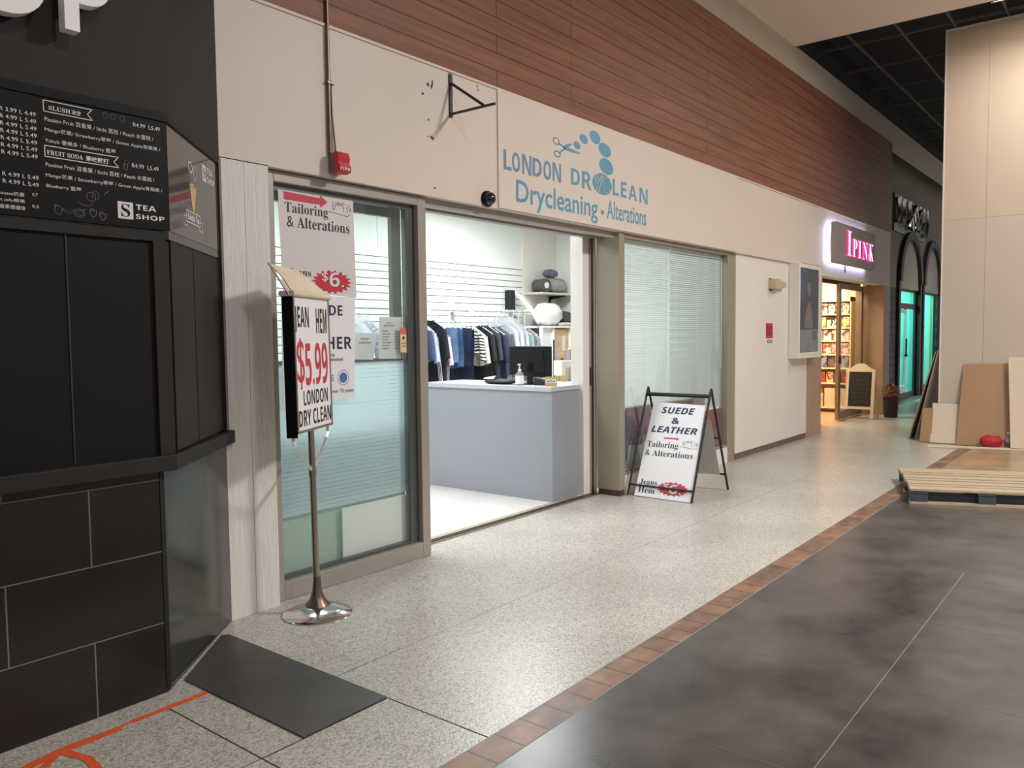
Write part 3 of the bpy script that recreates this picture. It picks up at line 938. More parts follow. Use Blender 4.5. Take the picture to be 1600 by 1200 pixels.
make('thin_cable', B().tube([(3.101, 3.79, 3.0), (3.104, 3.79, 2.8), (3.115, 3.79, 2.7), (3.122, 3.785, 2.585)], 0.005, 8), M_['rustysteel'], cd, smooth=True)
make('pipe_clip', B().box(3.064, 3.77, 2.975, 3.118, 3.7995, 2.987), M_['rustysteel'], cd)
al = thing('fire_alarm', 'small red fire alarm on grey box under the metal conduit', 'fire alarm', (3.12, 3.75, 2.455))
make('back_box', B().box(3.075, 3.742, 2.462, 3.150, 3.7995, 2.578), M_['greybox'], al, bev=0.004)
make('cover', B().prism(Fr((3.068, 0, 0), (0, -1, 0), (0, 0, 1)), [(-3.742, 2.455), (-3.695, 2.462), (-3.690, 2.50), (-3.705, 2.51), (-3.700, 2.545), (-3.712, 2.578), (-3.742, 2.582)], 0, -0.09), M_['firered'], al, bev=0.004)
make('cover_print', B().text(FY(3.689), 'FIRE', 3.075, 2.472, 3.145, 2.488, style='sans'), M_['greytext'], al)
cm = thing('dome_camera', 'small black dome security camera on the fascia above the shop entrance', 'security camera', (4.50, 3.79, 2.45))
make('mount_ring', B().lathe([(0.058, 0), (0.058, 0.018), (0.05, 0.03)], (4.505, 3.7995, 2.493), 28, (0, -1, 0)), M_['black'], cm, smooth=True)
make('dome', B().lathe([(0.047, 0.028), (0.045, 0.045), (0.036, 0.062), (0.020, 0.073), (0.004, 0.076)], (4.505, 3.7995, 2.493), 28, (0, -1, 0)), P('smoked_dome', (26, 24, 30), 0.08, 0, spec=0.8), cm, smooth=True)
sc = make('screw_hole', B().ellipse(FY(3.7995), 3.92, 3.17, 0.012, 0.012).ellipse(FY(3.7995), 3.955, 3.165, 0.008, 0.016).ellipse(FY(3.7995), 3.962, 3.19, 0.006, 0.02).ellipse(FY(3.7995), 3.87, 3.10, 0.01, 0.009).ellipse(FY(3.7995), 3.92, 2.94, 0.007, 0.007).ellipse(FY(3.7995), 3.945, 2.83, 0.008, 0.01).ellipse(FY(3.7995), 3.96, 2.825, 0.008, 0.012).ellipse(FY(3.7995), 3.915, 2.83, 0.005, 0.005).ellipse(FY(3.7995), 3.97, 2.50, 0.007, 0.007).ellipse(FY(3.7995), 4.42, 3.275, 0.006, 0.008).ellipse(FY(3.7995), 4.43, 3.25, 0.005, 0.006), M_['joint'])
sc['kind'] = 'structure'

# ================================================================== things in the entrance window
FP = FY(3.8865)


def burst(b, fr, a0, b0, a1, b1, n=18, inner=0.78, c=0.001):
    cx, cz, ra, rb = (a0 + a1) / 2, (b0 + b1) / 2, (a1 - a0) / 2, (b1 - b0) / 2
    pts = []
    for k in range(2 * n):
        t = math.pi * k / n
        r = 1.0 if k % 2 == 0 else inner
        pts.append((cx + ra * r * math.cos(t), cz + rb * r * math.sin(t)))
    return b.prism(fr, pts, 0, c)


def machine(b, fr, a0, b0, a1, b1, w):
    """line drawing of a sewing machine"""
    X = lambda t: a0 + (a1 - a0) * t
    Z = lambda t: b0 + (b1 - b0) * t
    for l in ([(0, .18), (.12, .22), (.85, .05), (.95, .2)], [(.2, .9), (.2, .45), (.25, .38), (.28, .5), (.3, .7), (.6, .72), (.68, .6), (.68, .3)],
              [(.3, .82), (.75, .8)], [(.45, .82), (.47, .92)], [(.62, .82), (.68, .95)], [(.85, .3), (.82, .55), (.86, .8)], [(.95, .35), (.92, .6), (.97, .82)], [(1.0, .4), (.98, .6)]):
        b.stroke(fr, [(X(x), Z(y)) for x, y in l], w)
    return b


def sheet(fr, pts, c=-0.0015):
    return B().prism(fr, pts, c, 0.0)


ps = thing('window_poster', 'pinkish white tailoring poster with red arrow and six dollar burst, high in entrance window', 'poster', (3.05, 3.887, 1.75))
make('poster_sheet', sheet(FP, [(2.783, 2.366), (3.330, 2.364), (3.342, 1.752), (2.800, 1.770)]), M_['paperdim'], ps)
b = B().text(FP, 'Tailoring', 2.826, 2.206, 3.135, 2.279, style='serif').text(FP, '& Alterations', 2.838, 2.140, 3.297, 2.203, style='serif').text(FP, 'Jeans', 2.842, 1.858, 2.999, 1.905, style='serif').text(FP, 'Hem', 2.842, 1.795, 2.975, 1.838, style='serif')
machine(b, FP, 3.138, 2.238, 3.310, 2.333, 0.003)
make('poster_lettering', b, M_['ink'], ps)
make('red_arrow', B().prism(FP, [(2.822, 2.292), (3.078, 2.290), (3.078, 2.274), (3.133, 2.311), (3.078, 2.346), (3.078, 2.329), (2.822, 2.337)], 0, 0.001), M_['red'], ps)
make('price_burst', burst(B(), FP, 3.000, 1.766, 3.308, 1.912), M_['red'], ps)
make('price_shadow', B().text(FP, '$', 3.081, 1.831, 3.131, 1.893, 0.0014, style='sans').text(FP, '6.', 3.139, 1.806, 3.249, 1.893, 0.0014, style='sans'), M_['ink'], ps)
make('price_lettering', B().text(FP, '$', 3.077, 1.835, 3.125, 1.895, 0.0018, style='sans').text(FP, '6.', 3.134, 1.810, 3.243, 1.897, 0.0018, style='sans'), M_['paper'], ps)
FP2 = FY(3.8895)
ps = thing('window_poster', 'white leather poster with navy capitals hanging under the tailoring poster, partly behind chrome stand', 'poster', (3.05, 3.889, 1.13))
make('poster_sheet', sheet(FP2, [(2.790, 1.757), (3.330, 1.753), (3.312, 1.132), (2.780, 1.125)]), M_['poster'], ps)
make('poster_lettering', B().text(FP2, 'SUEDE', 2.955, 1.636, 3.230, 1.700, style='sans').text(FP2, '&', 3.03, 1.533, 3.113, 1.606, off=0.03).text(FP2, 'LEATHER', 2.860, 1.433, 3.297, 1.508, style='sans'), M_['navy'], ps)
make('small_print', B().text(FP2, 'Professionally', 2.935, 1.385, 3.164, 1.407, style='sans').text(FP2, 'Refinished', 3.09, 1.360, 3.225, 1.380, style='sans').text(FP2, 'service for over 70 years', 2.98, 1.157, 3.306, 1.190, style='script'), M_['ink'], ps)
b = B().ellipse(FP2, 3.225, 1.257, 0.030, 0.032)
for k in range(18):
    t = 2 * math.pi * k / 18
    b.ellipse(FP2, 3.225 + 0.042 * math.cos(t), 1.257 + 0.045 * math.sin(t), 0.0045, 0.0045, n=6)
make('round_emblem', b, M_['inkblue'], ps)
b = B()
for r_ in range(3):
    for q in range(3):
        b.prism(FP2, [(3.095 + q * 0.02, 1.24 + r_ * 0.014), (3.11 + q * 0.02, 1.24 + r_ * 0.014), (3.11 + q * 0.02, 1.25 + r_ * 0.014), (3.095 + q * 0.02, 1.25 + r_ * 0.014)], 0, 0.001)
make('pale_emblem', b, M_['greyink'], ps)

FQ = FY(3.925)
wb = thing('venetian_blind', 'short pale venetian blind across the lower part of the entrance window', 'blind', (3.28, 3.95, 0.5))
b = B()
for k in range(34):
    z = 0.452 + k * 0.0265
    b.add([(2.75, 3.946, z), (3.836, 3.946, z), (3.836, 3.952, z + 0.025), (2.75, 3.952, z + 0.025)], [(0, 1, 2, 3)])
make('slats', b, thinmat('blind_teal_white', (222, 238, 246), 0.45), wb)
make('headrail', B().box(2.75, 3.938, 1.345, 3.838, 3.962, 1.368), M_['aludark'], wb)
make('end_strip', B().box(3.826, 3.953, 0.44, 3.842, 3.956, 1.345), M_['rubber'], wb)
wbd = make('display_board', B().box(3.238, 3.945, 0.108, 3.802, 3.957, 0.432), M_['slat'], bev=0.002)
tag(wbd, 'blank white board standing at the bottom of the entrance window', 'board')
wbd = make('backing_board', B().box(2.735, 3.985, 0.106, 3.79, 3.995, 0.9), thinmat('pale_green_board', (196, 212, 202), 0.4))
tag(wbd, 'pale green backing board behind the glass low in the entrance window', 'board')
pp = thing('notice_sheet', 'white notice with two faint lines inside the entrance window next to the list sheet', 'notice', (3.43, 3.925, 1.36))
make('sheet', sheet(FQ, [(3.345, 1.533), (3.536, 1.527), (3.525, 1.44), (3.503, 1.358), (3.345, 1.365)]), M_['poster'], pp)
make('print', B().fbox(FQ, 3.40, 1.489, 0, 3.47, 1.498, 0.0008).fbox(FQ, 3.385, 1.464, 0, 3.485, 1.473, 0.0008), M_['greyink'], pp)
pp = thing('list_sheet', 'white list sheet with faint columns inside the entrance window beside the red sticker', 'notice', (3.64, 3.925, 1.36))
make('sheet', sheet(FQ, [(3.560, 1.636), (3.761, 1.634), (3.752, 1.358), (3.553, 1.362)]), M_['poster'], pp)
b = B().fbox(FQ, 3.62, 1.592, 0, 3.67, 1.599, 0.0008).fbox(FQ, 3.60, 1.574, 0, 3.69, 1.581, 0.0008)
for k in range(7):
    b.fbox(FQ, 3.585, 1.425 + k * 0.019, 0, 3.585 + 0.05 + 0.012 * (k % 3), 1.432 + k * 0.019, 0.0008).fbox(FQ, 3.69, 1.425 + k * 0.019, 0, 3.72, 1.432 + k * 0.019, 0.0008)
make('print', b, M_['greyink'], pp)
FT = FY(3.8935)
st_ = thing('alarm_sticker', 'yellow security sticker with a red top on the entrance window glass', 'sticker', (3.76, 3.893, 1.40))
make('sticker_sheet', sheet(FT, [(3.715, 1.564), (3.773, 1.563), (3.773, 1.398), (3.715, 1.402)]), P('sticker_yellow', (226, 204, 150), 0.5), st_)
make('sticker_band', B().fbox(FT, 3.715, 1.52, 0, 3.773, 1.563, 0.0006), P('sticker_coral', (216, 104, 92), 0.5), st_)
make('sticker_print', B().prism(FT, [(3.732, 1.50), (3.752, 1.508), (3.758, 1.498), (3.748, 1.48), (3.74, 1.49)], 0, 0.0006).text(FT, '24 HOUR', 3.724, 1.455, 3.764, 1.466).text(FT, 'ALARM', 3.73, 1.437, 3.758, 1.446), M_['ink'], st_)
st_ = make('barcode_label', B().fbox(FT, 3.727, 1.357, 0, 3.745, 1.396, 0.001).fbox(FT, 3.755, 1.357, 0, 3.764, 1.396, 0.001), M_['greybox'])
tag(st_, 'two small grey bars stuck below the yellow security sticker', 'sticker')

# ================================================================== chrome sign stand
ss = thing('sign_stand', 'chrome pedestal sign stand advertising jean hemming in front of the entrance window', 'sign stand', (2.70, 3.515, 0))
c0 = (2.70, 3.515, 0)
make('base_plate', B().lathe([(0.186, 0), (0.187, 0.006), (0.182, 0.012), (0.12, 0.036), (0.07, 0.052), (0.0, 0.056)], c0, 48), M_['chrome'], ss, smooth=True)
make('base_cone', B().lathe([(0.064, 0.047), (0.066, 0.053), (0.062, 0.06), (0.042, 0.085), (0.027, 0.125), (0.021, 0.19), (0.02, 0.21)], c0, 28), M_['rustysteel'], ss, smooth=True)
Us = Vector((0.875, 0.485, 0)).normalized()
Ns = Vector((0.485, -0.875, 0)).normalized()
Vs = (Vector((0, 0, 1)) - Ns * 0.012).normalized()
FB = Fr(c0, Us, Vs)
make('pole', B().tube([FB.p(0, .19), FB.p(0, .60), FB.p(0, 1.05)], [0.019, 0.018, 0.017], 16).lathe([(0.021, 0), (0.021, 0.05)], FB.p(0, 0.755), 16), M_['steel'], ss, smooth=True)
for s_ in (-1, 1):
    make('yoke_arm', B().tube([FB.p(0.015 * s_, .795), FB.p(0.2 * s_, .945), FB.p(0.222 * s_, .975), FB.p(0.222 * s_, 1.03)], 0.010, 4), M_['chrome'], ss)
bw, zb, zt, cf = 0.230, 1.012, 1.722, 0.028
make('board_frame', B().fbox(FB, -bw, zb, -cf, -bw + 0.012, zt, cf + 0.006).fbox(FB, bw - 0.012, zb, -cf, bw, zt, cf + 0.006).fbox(FB, -bw, zb, -cf, bw, zb + 0.014, cf + 0.006).fbox(FB, -bw, zt - 0.014, -cf, bw, zt, cf + 0.006), M_['steel'], ss, bev=0.003)
make('side_channel', B().fbox(FB, -bw - 0.004, zb - 0.02, -cf - 0.002, -bw + 0.001, zt, cf + 0.001), M_['black'], ss)
make('board_sheet', B().fbox(FB, -bw + 0.004, zb + 0.005, -0.02, bw - 0.004, zt - 0.005, cf), M_['poster'], ss)
FBf = Fr(FB.p(0, 0, cf), Us, Vs)
b = B().text(FBf, 'JEAN', -0.218, 1.527, -0.04, 1.664, style='sans').text(FBf, 'HEM', 0.052, 1.527, 0.198, 1.660, style='sans')
b.text(FBf, 'LONDON', -0.142, 1.150, 0.178, 1.228, style='sans').text(FBf, 'DRY CLEAN', -0.205, 1.043, 0.214, 1.128, style='sans')
make('sign_lettering', b, M_['ink'], ss)
make('price_lettering', B().text(FBf, '$', -0.205, 1.235, -0.115, 1.500, style='sans').text(FBf, '5.99', -0.105, 1.252, 0.192, 1.476, off=0.0, style='sans'), M_['red'], ss)
b = B().tube([FB.p(-bw - 0.012, zt + 0.006, cf), FB.p(bw + 0.012, zt + 0.006, cf)], 0.016, 10)
b.tube([FB.p(-bw - 0.012, zt + 0.006, -cf), FB.p(bw + 0.012, zt + 0.006, -cf)], 0.014, 10).fbox(FB, -bw - 0.014, zt - 0.008, -cf, bw + 0.014, zt + 0.016, cf)
q = [FB.p(-bw - 0.012, zt + 0.012, cf + 0.004), FB.p(bw + 0.012, zt + 0.012, cf + 0.004), FB.p(0.065, zt + 0.150, -0.075), FB.p(-0.255, zt + 0.156, -0.075)]
mid = [p - FB.n * 0.012 for p in q]


def flapfn(f):
    def fn(u, v):
        a = q[0].lerp(q[1], u); c = q[3].lerp(q[2], u)
        p = a.lerp(c, v)
        return p + FB.n * (0.008 * math.sin(v * 3.1) + 0.003 * math.sin(u * 9 + v * 4) - f)
    return fn


b.grid(flapfn(0), 10, 8).grid(flapfn(0.005), 10, 8)
make('canvas_cover', b, M_['canvas'], ss, smooth=True)
make('cover_rod', B().tube([FB.p(-bw - 0.014, zt + 0.0, cf - 0.012), FB.p(-0.262, zt + 0.162, -0.080)], 0.005, 6), M_['rustysteel'], ss)

# ================================================================== black A-frame
ab = thing('a_frame_sign', 'black metal A-frame with white suede and leather poster before the blinds window', 'sandwich board', (6.9, 3.48, 0))
FA = Fr((6.5, 3.80, 0), (0, -1, 0), (0.40, 0, 1))
FAr = Fr((7.29, 3.80, 0), (0, -1, 0), (-0.39, 0, 1))
for a_ in (0.0, 0.65):
    make('front_leg', B().tube([FA.p(a_, 0.006), FA.p(a_, 1.055)], 0.0125, 4), M_['rubber'], ab)
    make('rear_leg', B().tube([FAr.p(a_, 0.006), FAr.p(a_, 1.07)], 0.0125, 4), M_['rubber'], ab)
make('top_bar', B().tube([FA.p(0, 1.00, 0.004), FA.p(0.65, 1.00, 0.004)], 0.018, 4), M_['rubber'], ab)
make('cross_bar', B().tube([FA.p(0, .108, .012), FA.p(.65, .108, .012)], 0.010, 6), M_['rubber'], ab)
make('cross_bar', B().tube([FAr.p(0, .56), FAr.p(.65, .56)], 0.010, 6), M_['rubber'], ab)
make('cross_bar', B().tube([FAr.p(0, .17), FAr.p(.65, .17)], 0.010, 6), M_['rubber'], ab)
FAp = Fr(FA.p(0, 0, -0.004), FA.u, FA.v)
make('poster_panel', B().prism(FAp, [(0.091, 0.927), (0.622, 0.913), (0.638, 0.008), (0.068, 0.012)], -0.005, 0), M_['poster'], ab)
make('poster_lettering', B().text(FAp, 'SUEDE', 0.190, 0.817, 0.530, 0.882, style='slant', off=0.012).text(FAp, '&', 0.312, 0.720, 0.396, 0.781, off=0.03).text(FAp, 'LEATHER', 0.118, 0.630, 0.586, 0.692, style='slant', off=0.012), M_['navy'], ab)
b = B().text(FAp, 'Tailoring', 0.103, 0.470, 0.426, 0.542, style='serif').text(FAp, '& Alterations', 0.100, 0.402, 0.586, 0.458, style='serif').text(FAp, 'Jeans', 0.100, 0.118, 0.280, 0.175, style='serif').text(FAp, 'Hem', 0.100, 0.045, 0.270, 0.100, style='serif')
machine(b, FAp, 0.430, 0.49, 0.616, 0.575, 0.003)
make('tailoring_lettering', b, M_['ink'], ab)
b = burst(B(), FAp, 0.275, 0.040, 0.608, 0.176)
b.prism(FAp, [(0.265, 0.572), (0.395, 0.572), (0.395, 0.563), (0.422, 0.578), (0.395, 0.592), (0.395, 0.586), (0.265, 0.586)], 0, 0.001)
make('red_print', b, M_['red'], ab)
make('price_shadow', B().text(FAp, '$', 0.352, 0.088, 0.408, 0.150, 0.0014, style='sans').text(FAp, '6.', 0.414, 0.062, 0.536, 0.148, 0.0014, style='sans'), M_['ink'], ab)
make('price_lettering', B().text(FAp, '$', 0.348, 0.092, 0.402, 0.153, 0.0018, style='sans').text(FAp, '6.', 0.409, 0.066, 0.530, 0.151, 0.0018, style='sans'), M_['paper'], ab)
make('rear_panel', B().prism(Fr(FAr.p(0, 0, 0.012), FAr.u, FAr.v), [(0.04, 0.15), (0.6, 0.17), (0.6, 0.75), (0.04, 0.75)], 0, 0.005), P('rear_panel_grey', (200, 198, 194), 0.5, 0.04), ab, label='plain pale rear panel')

# blinds in the second window
for nm, x0, x1, zb_, lab, dm in (('a', 6.515, 7.565, 0.80, '', (218, 222, 220)), ('b', 7.582, 8.835, 0.66, 'duller pale venetian blind beside the white wall panel, cord hanging at its side', (204, 208, 208))):
    vb = thing('venetian_blind', lab if nm == 'b' else 'pale venetian blind next to the tan post behind the A-frame sign', 'blind', ((x0 + x1) / 2, 3.93, zb_))
    b = B()
    z = zb_ + 0.02
    k = 0
    while z < 2.345:
        w = 0.0022 * math.sin(k * 1.7)
        b.add([(x0, 3.917, z + w), (x1, 3.917, z - w * .6), (x1, 3.944, z + 0.020), (x0, 3.944, z + 0.020)], [(0, 1, 2, 3)])
        z += 0.0215
        k += 1
    make('slats', b, thinmat('blind_slats_' + nm, dm, 0.15), vb)
    make('headrail', B().box(x0, 3.914, 2.355, x1, 3.942, 2.392), M_['blind'], vb)
    make('bottom_rail', B().box(x0, 3.918, zb_, x1, 3.938, zb_ + 0.014), M_['blind'], vb)
    make('ladder_cord', B().box(x0 + .12, 3.917, zb_, x0 + .123, 3.9185, 2.36).box((x0 + x1) / 2, 3.917, zb_, (x0 + x1) / 2 + .003, 3.9185, 2.36).box(x1 - .12, 3.917, zb_, x1 - .117, 3.9185, 2.36), M_['slat'], vb)
    if nm == 'b':
        make('pull_cord', B().tube([(x1 + 0.008, 3.913, 2.36), (x1 + 0.010, 3.913, 1.5), (x1 + 0.006, 3.913, 1.1)], 0.003, 6), M_['slat'], vb)
    else:
        make('tilt_wand', B().tube([(6.60, 3.912, 2.37), (6.575, 3.911, 2.28), (6.55, 3.911, 2.12)], 0.004, 6), M_['rubber'], vb)
FW = FY(3.912)
wp = thing('window_poster', 'faded purple fashion poster low in the blinds window beside the tan post', 'poster', (6.8, 3.912, 0.2))
make('poster_sheet', B().fbox(FW, 6.515, 0.208, -0.003, 7.20, 0.80, 0), P('poster_faded', (176, 186, 190), 0.5, 0.25, 7), wp)
make('poster_picture', B().prism(FW, [(6.66, 0.80), (7.15, 0.80), (7.18, 0.5), (6.95, 0.42), (6.70, 0.44), (6.64, 0.6)], 0, 0.001), P('poster_purple', (122, 84, 112), 0.5, 0.5, 9), wp)
make('poster_figure', B().prism(FW, [(6.60, 0.78), (6.68, 0.78), (6.72, 0.6), (6.69, 0.30), (6.64, 0.30), (6.62, 0.5), (6.56, 0.6)], 0.001, 0.002), P('poster_figure', (76, 84, 110), 0.5, 0.4, 14), wp)
make('poster_stripe', B().fbox(FW, 6.515, 0.275, 0, 7.2, 0.282, 0.001).fbox(FW, 6.515, 0.25, 0, 7.2, 0.257, 0.001).fbox(FW, 6.515, 0.225, 0, 7.2, 0.232, 0.001), M_['red'], wp)
wp = thing('window_poster', 'dark mauve poster in the middle of the blinds window behind the A-frame sign', 'poster', (7.8, 3.912, 0.4))
make('poster_sheet', B().fbox(FW, 7.25, 0.40, -0.003, 8.40, 0.80, 0), P('poster_mauve', (136, 120, 126), 0.5, 0.3, 6), wp)
make('poster_picture', B().fbox(FW, 7.5, 0.60, 0, 8.1, 0.78, 0.001), P('poster_dark', (92, 74, 80), 0.5, 0.4, 8), wp)
wp = make('window_board', B().fbox(FW, 7.25, 0.206, -0.008, 8.42, 0.395, 0), P('board_pale', (206, 202, 194), 0.6, 0.05, 4))
tag(wp, 'pale blank board low in the blinds window under the mauve poster', 'board')
wp = thing('cloth_stack', 'tall narrow stack of folded dusky red cloths in the corner of the blinds window', 'stack of cloth', (8.65, 3.92, 0.206))
b = B()
for k in range(26):
    z = 0.207 + k * 0.0165
    o = 0.006 * math.sin(k * 2.1)
    b.box(8.46 + o, 3.906, z, 8.835 + o * .3, 3.945, z + 0.0145)
make('cloth_layers', b, P('dusky_red', (150, 84, 86), 0.7, 0.12, 12), wp, bev=0.004)

# white wall fittings
lb = thing('poster_light_box', 'shallow white wall box with a dark glossy portrait poster beside the pink sign', 'poster box', (11.28, 3.76, 1.157))
make('box_body', B().box(10.815, 3.705, 1.157, 11.75, 3.83, 2.435), M_['white'], lb, bev=0.004)
make('box_frame', B().box(10.815, 3.69, 1.157, 10.865, 3.706, 2.435).box(11.64, 3.69, 1.157, 11.75, 3.706, 2.435).box(10.865, 3.69, 2.378, 11.64, 3.706, 2.435).box(10.865, 3.69, 1.157, 11.64, 3.706, 1.235), M_['white'], lb, bev=0.003)
FL = FY(3.7035)
pl = make('poster', B().fbox(FL, 10.865, 1.235, -0.001, 11.64, 2.378, 0), P('portrait_dark', (34, 31, 34), 0.25, 0.35, 3), lb)
make('poster_blue', B().prism(FL, [(10.87, 2.37), (11.2, 2.37), (11.15, 2.1), (10.98, 1.9), (10.87, 1.95)], 0, 0.0006), P('poster_blue', (48, 58, 84), 0.25, 0.4, 5), pl)
make('poster_figure', B().prism(FL, [(11.2, 1.9), (11.3, 1.92), (11.38, 1.8), (11.42, 1.56), (11.08, 1.56), (11.12, 1.75)], 0, 0.0006).ellipse(FL, 11.25, 2.1, 0.07, 0.1), P('poster_skin', (112, 88, 70), 0.25, 0.3, 6), pl)
make('poster_foot', B().fbox(FL, 10.87, 1.24, 0, 11.64, 1.545, 0.0006), P('poster_grey', (120, 118, 122), 0.25, 0.15, 6), pl)
make('poster_label', B().fbox(FL, 11.40, 1.40, 0.0006, 11.60, 1.53, 0.0012), P('poster_teal', (58, 80, 100), 0.2), pl)
we = thing('wall_sensor', 'small beige sensor box on the white wall beside the poster box', 'sensor', (10.2, 3.8, 2.06))
make('sensor_body', B().box(10.09, 3.735, 2.065, 10.27, 3.831, 2.19), M_['beigeplastic'], we, bev=0.006)
make('sensor_arm', B().box(10.27, 3.75, 2.09, 10.45, 3.825, 2.17).box(10.45, 3.765, 2.10, 10.55, 3.815, 2.16), M_['beigeplastic'], we, bev=0.005)
make('sensor_mount', B().box(10.095, 3.815, 2.05, 10.2, 3.831, 2.2), M_['iron'], we)
FE = FY(3.8315)
es = thing('exit_sticker', 'small red EXIT sticker on the white wall panel', 'sticker', (10.13, 3.831, 1.43))
make('sticker_sheet', sheet(FE, [(10.01, 1.632), (10.25, 1.628), (10.25, 1.438), (10.01, 1.436)]), P('exit_red', (196, 46, 66), 0.5, 0.06), es)
make('sticker_lettering', B().text(FE, 'EXIT', 10.04, 1.475, 10.225, 1.595, style='sans'), P('exit_dark', (96, 24, 34), 0.5), es)
es = thing('wall_plate', 'tiny grey plate just under the red EXIT sticker', 'plate', (10.15, 3.831, 1.375))
make('plate', sheet(FE, [(10.06, 1.414), (10.238, 1.412), (10.238, 1.376), (10.06, 1.376)], -0.006), M_['greybox'], es)
make('plate_print', B().fbox(FE, 10.08, 1.39, 0, 10.22, 1.40, 0.001), M_['greytext'], es)

# ================================================================== pink shop
pk = thing('shop_sign', 'grey box sign with glowing pink letters and white back glow above the shop door', 'sign', (13.3, 3.7, 2.53))
make('sign_box', B().box(12.25, 3.645, 2.530, 14.345, 3.725, 3.125), M_['signgrey'], pk, bev=0.003)
make('back_glow', B().box(12.30, 3.728, 2.575, 14.30, 3.735, 2.61).box(12.30, 3.728, 3.05, 14.30, 3.735, 3.08).box(12.30, 3.728, 2.61, 12.34, 3.735, 3.05), M_['halo'], pk)
make('sign_stud', B().box(12.6, 3.725, 2.8, 12.64, 3.80, 2.84).box(13.9, 3.725, 2.8, 13.94, 3.80, 2.84), M_['greybox'], pk)
make('cable', B().box(13.2, 3.79, 2.44, 13.22, 3.80, 2.56), M_['black'], pk)
FK = FY(3.622)
for ch, x0, z0, x1, z1 in (('1', 12.70, 2.655, 12.90, 3.04), ('P', 12.985, 2.66, 13.205, 2.935), ('1', 13.28, 2.655, 13.415, 2.935), ('N', 13.52, 2.655, 13.80, 2.935), ('K', 13.87, 2.655, 14.14, 2.932)):
    ch = 'I' if ch == '1' else ch
    o = make('letter', B().text(FK, ch, x0, z0, x1, z1, c=0, style='serif', off=-0.018), M_['pinkneon'], pk)
    md = o.modifiers.new('solid', 'SOLIDIFY')
    md.thickness = 0.014
    md.offset = 0
    w_, h_ = (x1 - x0), (z1 - z0)
    make('letter_face', B().text(FY(3.613), ch, x0 + .05 * w_, z0 + .02 * h_, x1 - .05 * w_, z1 - .02 * h_, c=0, style='serif', off=-0.022), M_['whiteglow'], o)

d3 = struct('door_3', B().box(12.25, 4.18, 0, 12.34, 4.26, 2.42).box(12.9, 4.17, 0, 13.02, 4.2, 2.42).box(13.25, 4.18, 0, 13.33, 4.26, 2.42).box(12.34, 4.2, 0, 13.25, 4.24, 0.1).box(12.34, 4.2, 2.32, 15.6, 4.26, 2.42), M_['dooriron'])
struct('door_jamb', B().box(15.5, 4.18, 0, 15.6, 4.26, 2.32), M_['doorframe'], d3)
struct('glass_pane', B().box(12.34, 4.215, 0.1, 13.25, 4.221, 2.32), M_['clear'], d3)
d4 = struct('door_4', B().box(14.05, 4.12, 0.02, 14.17, 4.17, 2.33).box(15.38, 4.12, 0.02, 15.46, 4.17, 2.33).box(14.17, 4.12, 2.24, 15.38, 4.17, 2.33).box(14.17, 4.12, 0.02, 15.38, 4.17, 0.16), M_['doorframe'])
struct('glass_pane', B().box(14.17, 4.142, 0.16, 15.38, 4.148, 2.24), M_['clear'], d4)
struct('door_lock', B().box(14.08, 4.10, 0.98, 14.13, 4.12, 1.1), M_['rubber'], d4)

su = thing('shop_shelving', 'cream shelving unit full of hair packs inside the pink-signed shop', 'shelves', (15.78, 5.2, 0))
SZ = [0.10, 0.56, 0.845, 1.10, 1.355, 1.60, 1.855]
make('back_panel', B().box(15.93, 4.36, 0, 15.948, 6.2, 2.16), M_['pinkwall'], su)
for y in (4.36, 5.27, 6.18):
    make('upright', B().box(15.60, y, 0, 15.93, y + 0.022, 2.16), M_['shelfcream'], su)
for z in SZ:
    make('shelf', B().box(15.60, 4.382, z - 0.028, 15.93, 5.27, z).box(15.60, 5.292, z - 0.028, 15.93, 6.18, z), M_['shelfcream'], su)
make('header', B().box(15.60, 4.36, 2.08, 15.93, 6.2, 2.16), M_['shelfcream'], su)


def packmat(name, base, dark, seed):
    m, nt, N, L, p = nmat(name)
    p.inputs['Roughness'].default_value = 0.35
    tc = N.new('ShaderNodeTexCoord')
    mp = N.new('ShaderNodeMapping')
    mp.inputs['Location'].default_value = (seed, seed * 1.7, seed * .3)
    L.new(tc.outputs['Object'], mp.inputs[0])
    no = N.new('ShaderNodeTexNoise')
    no.inputs['Scale'].default_value = 14
    no.inputs['Detail'].default_value = 2
    L.new(mp.outputs[0], no.inputs['Vector'])
    cr = N.new('ShaderNodeValToRGB')
    e = cr.color_ramp.elements
    e[0].position, e[0].color = 0.50, lin(base)
    e[1].position, e[1].color = 0.58, lin(dark)
    L.new(no.outputs[0], cr.inputs[0])
    L.new(cr.outputs[0], p.inputs['Base Color'])
    return m


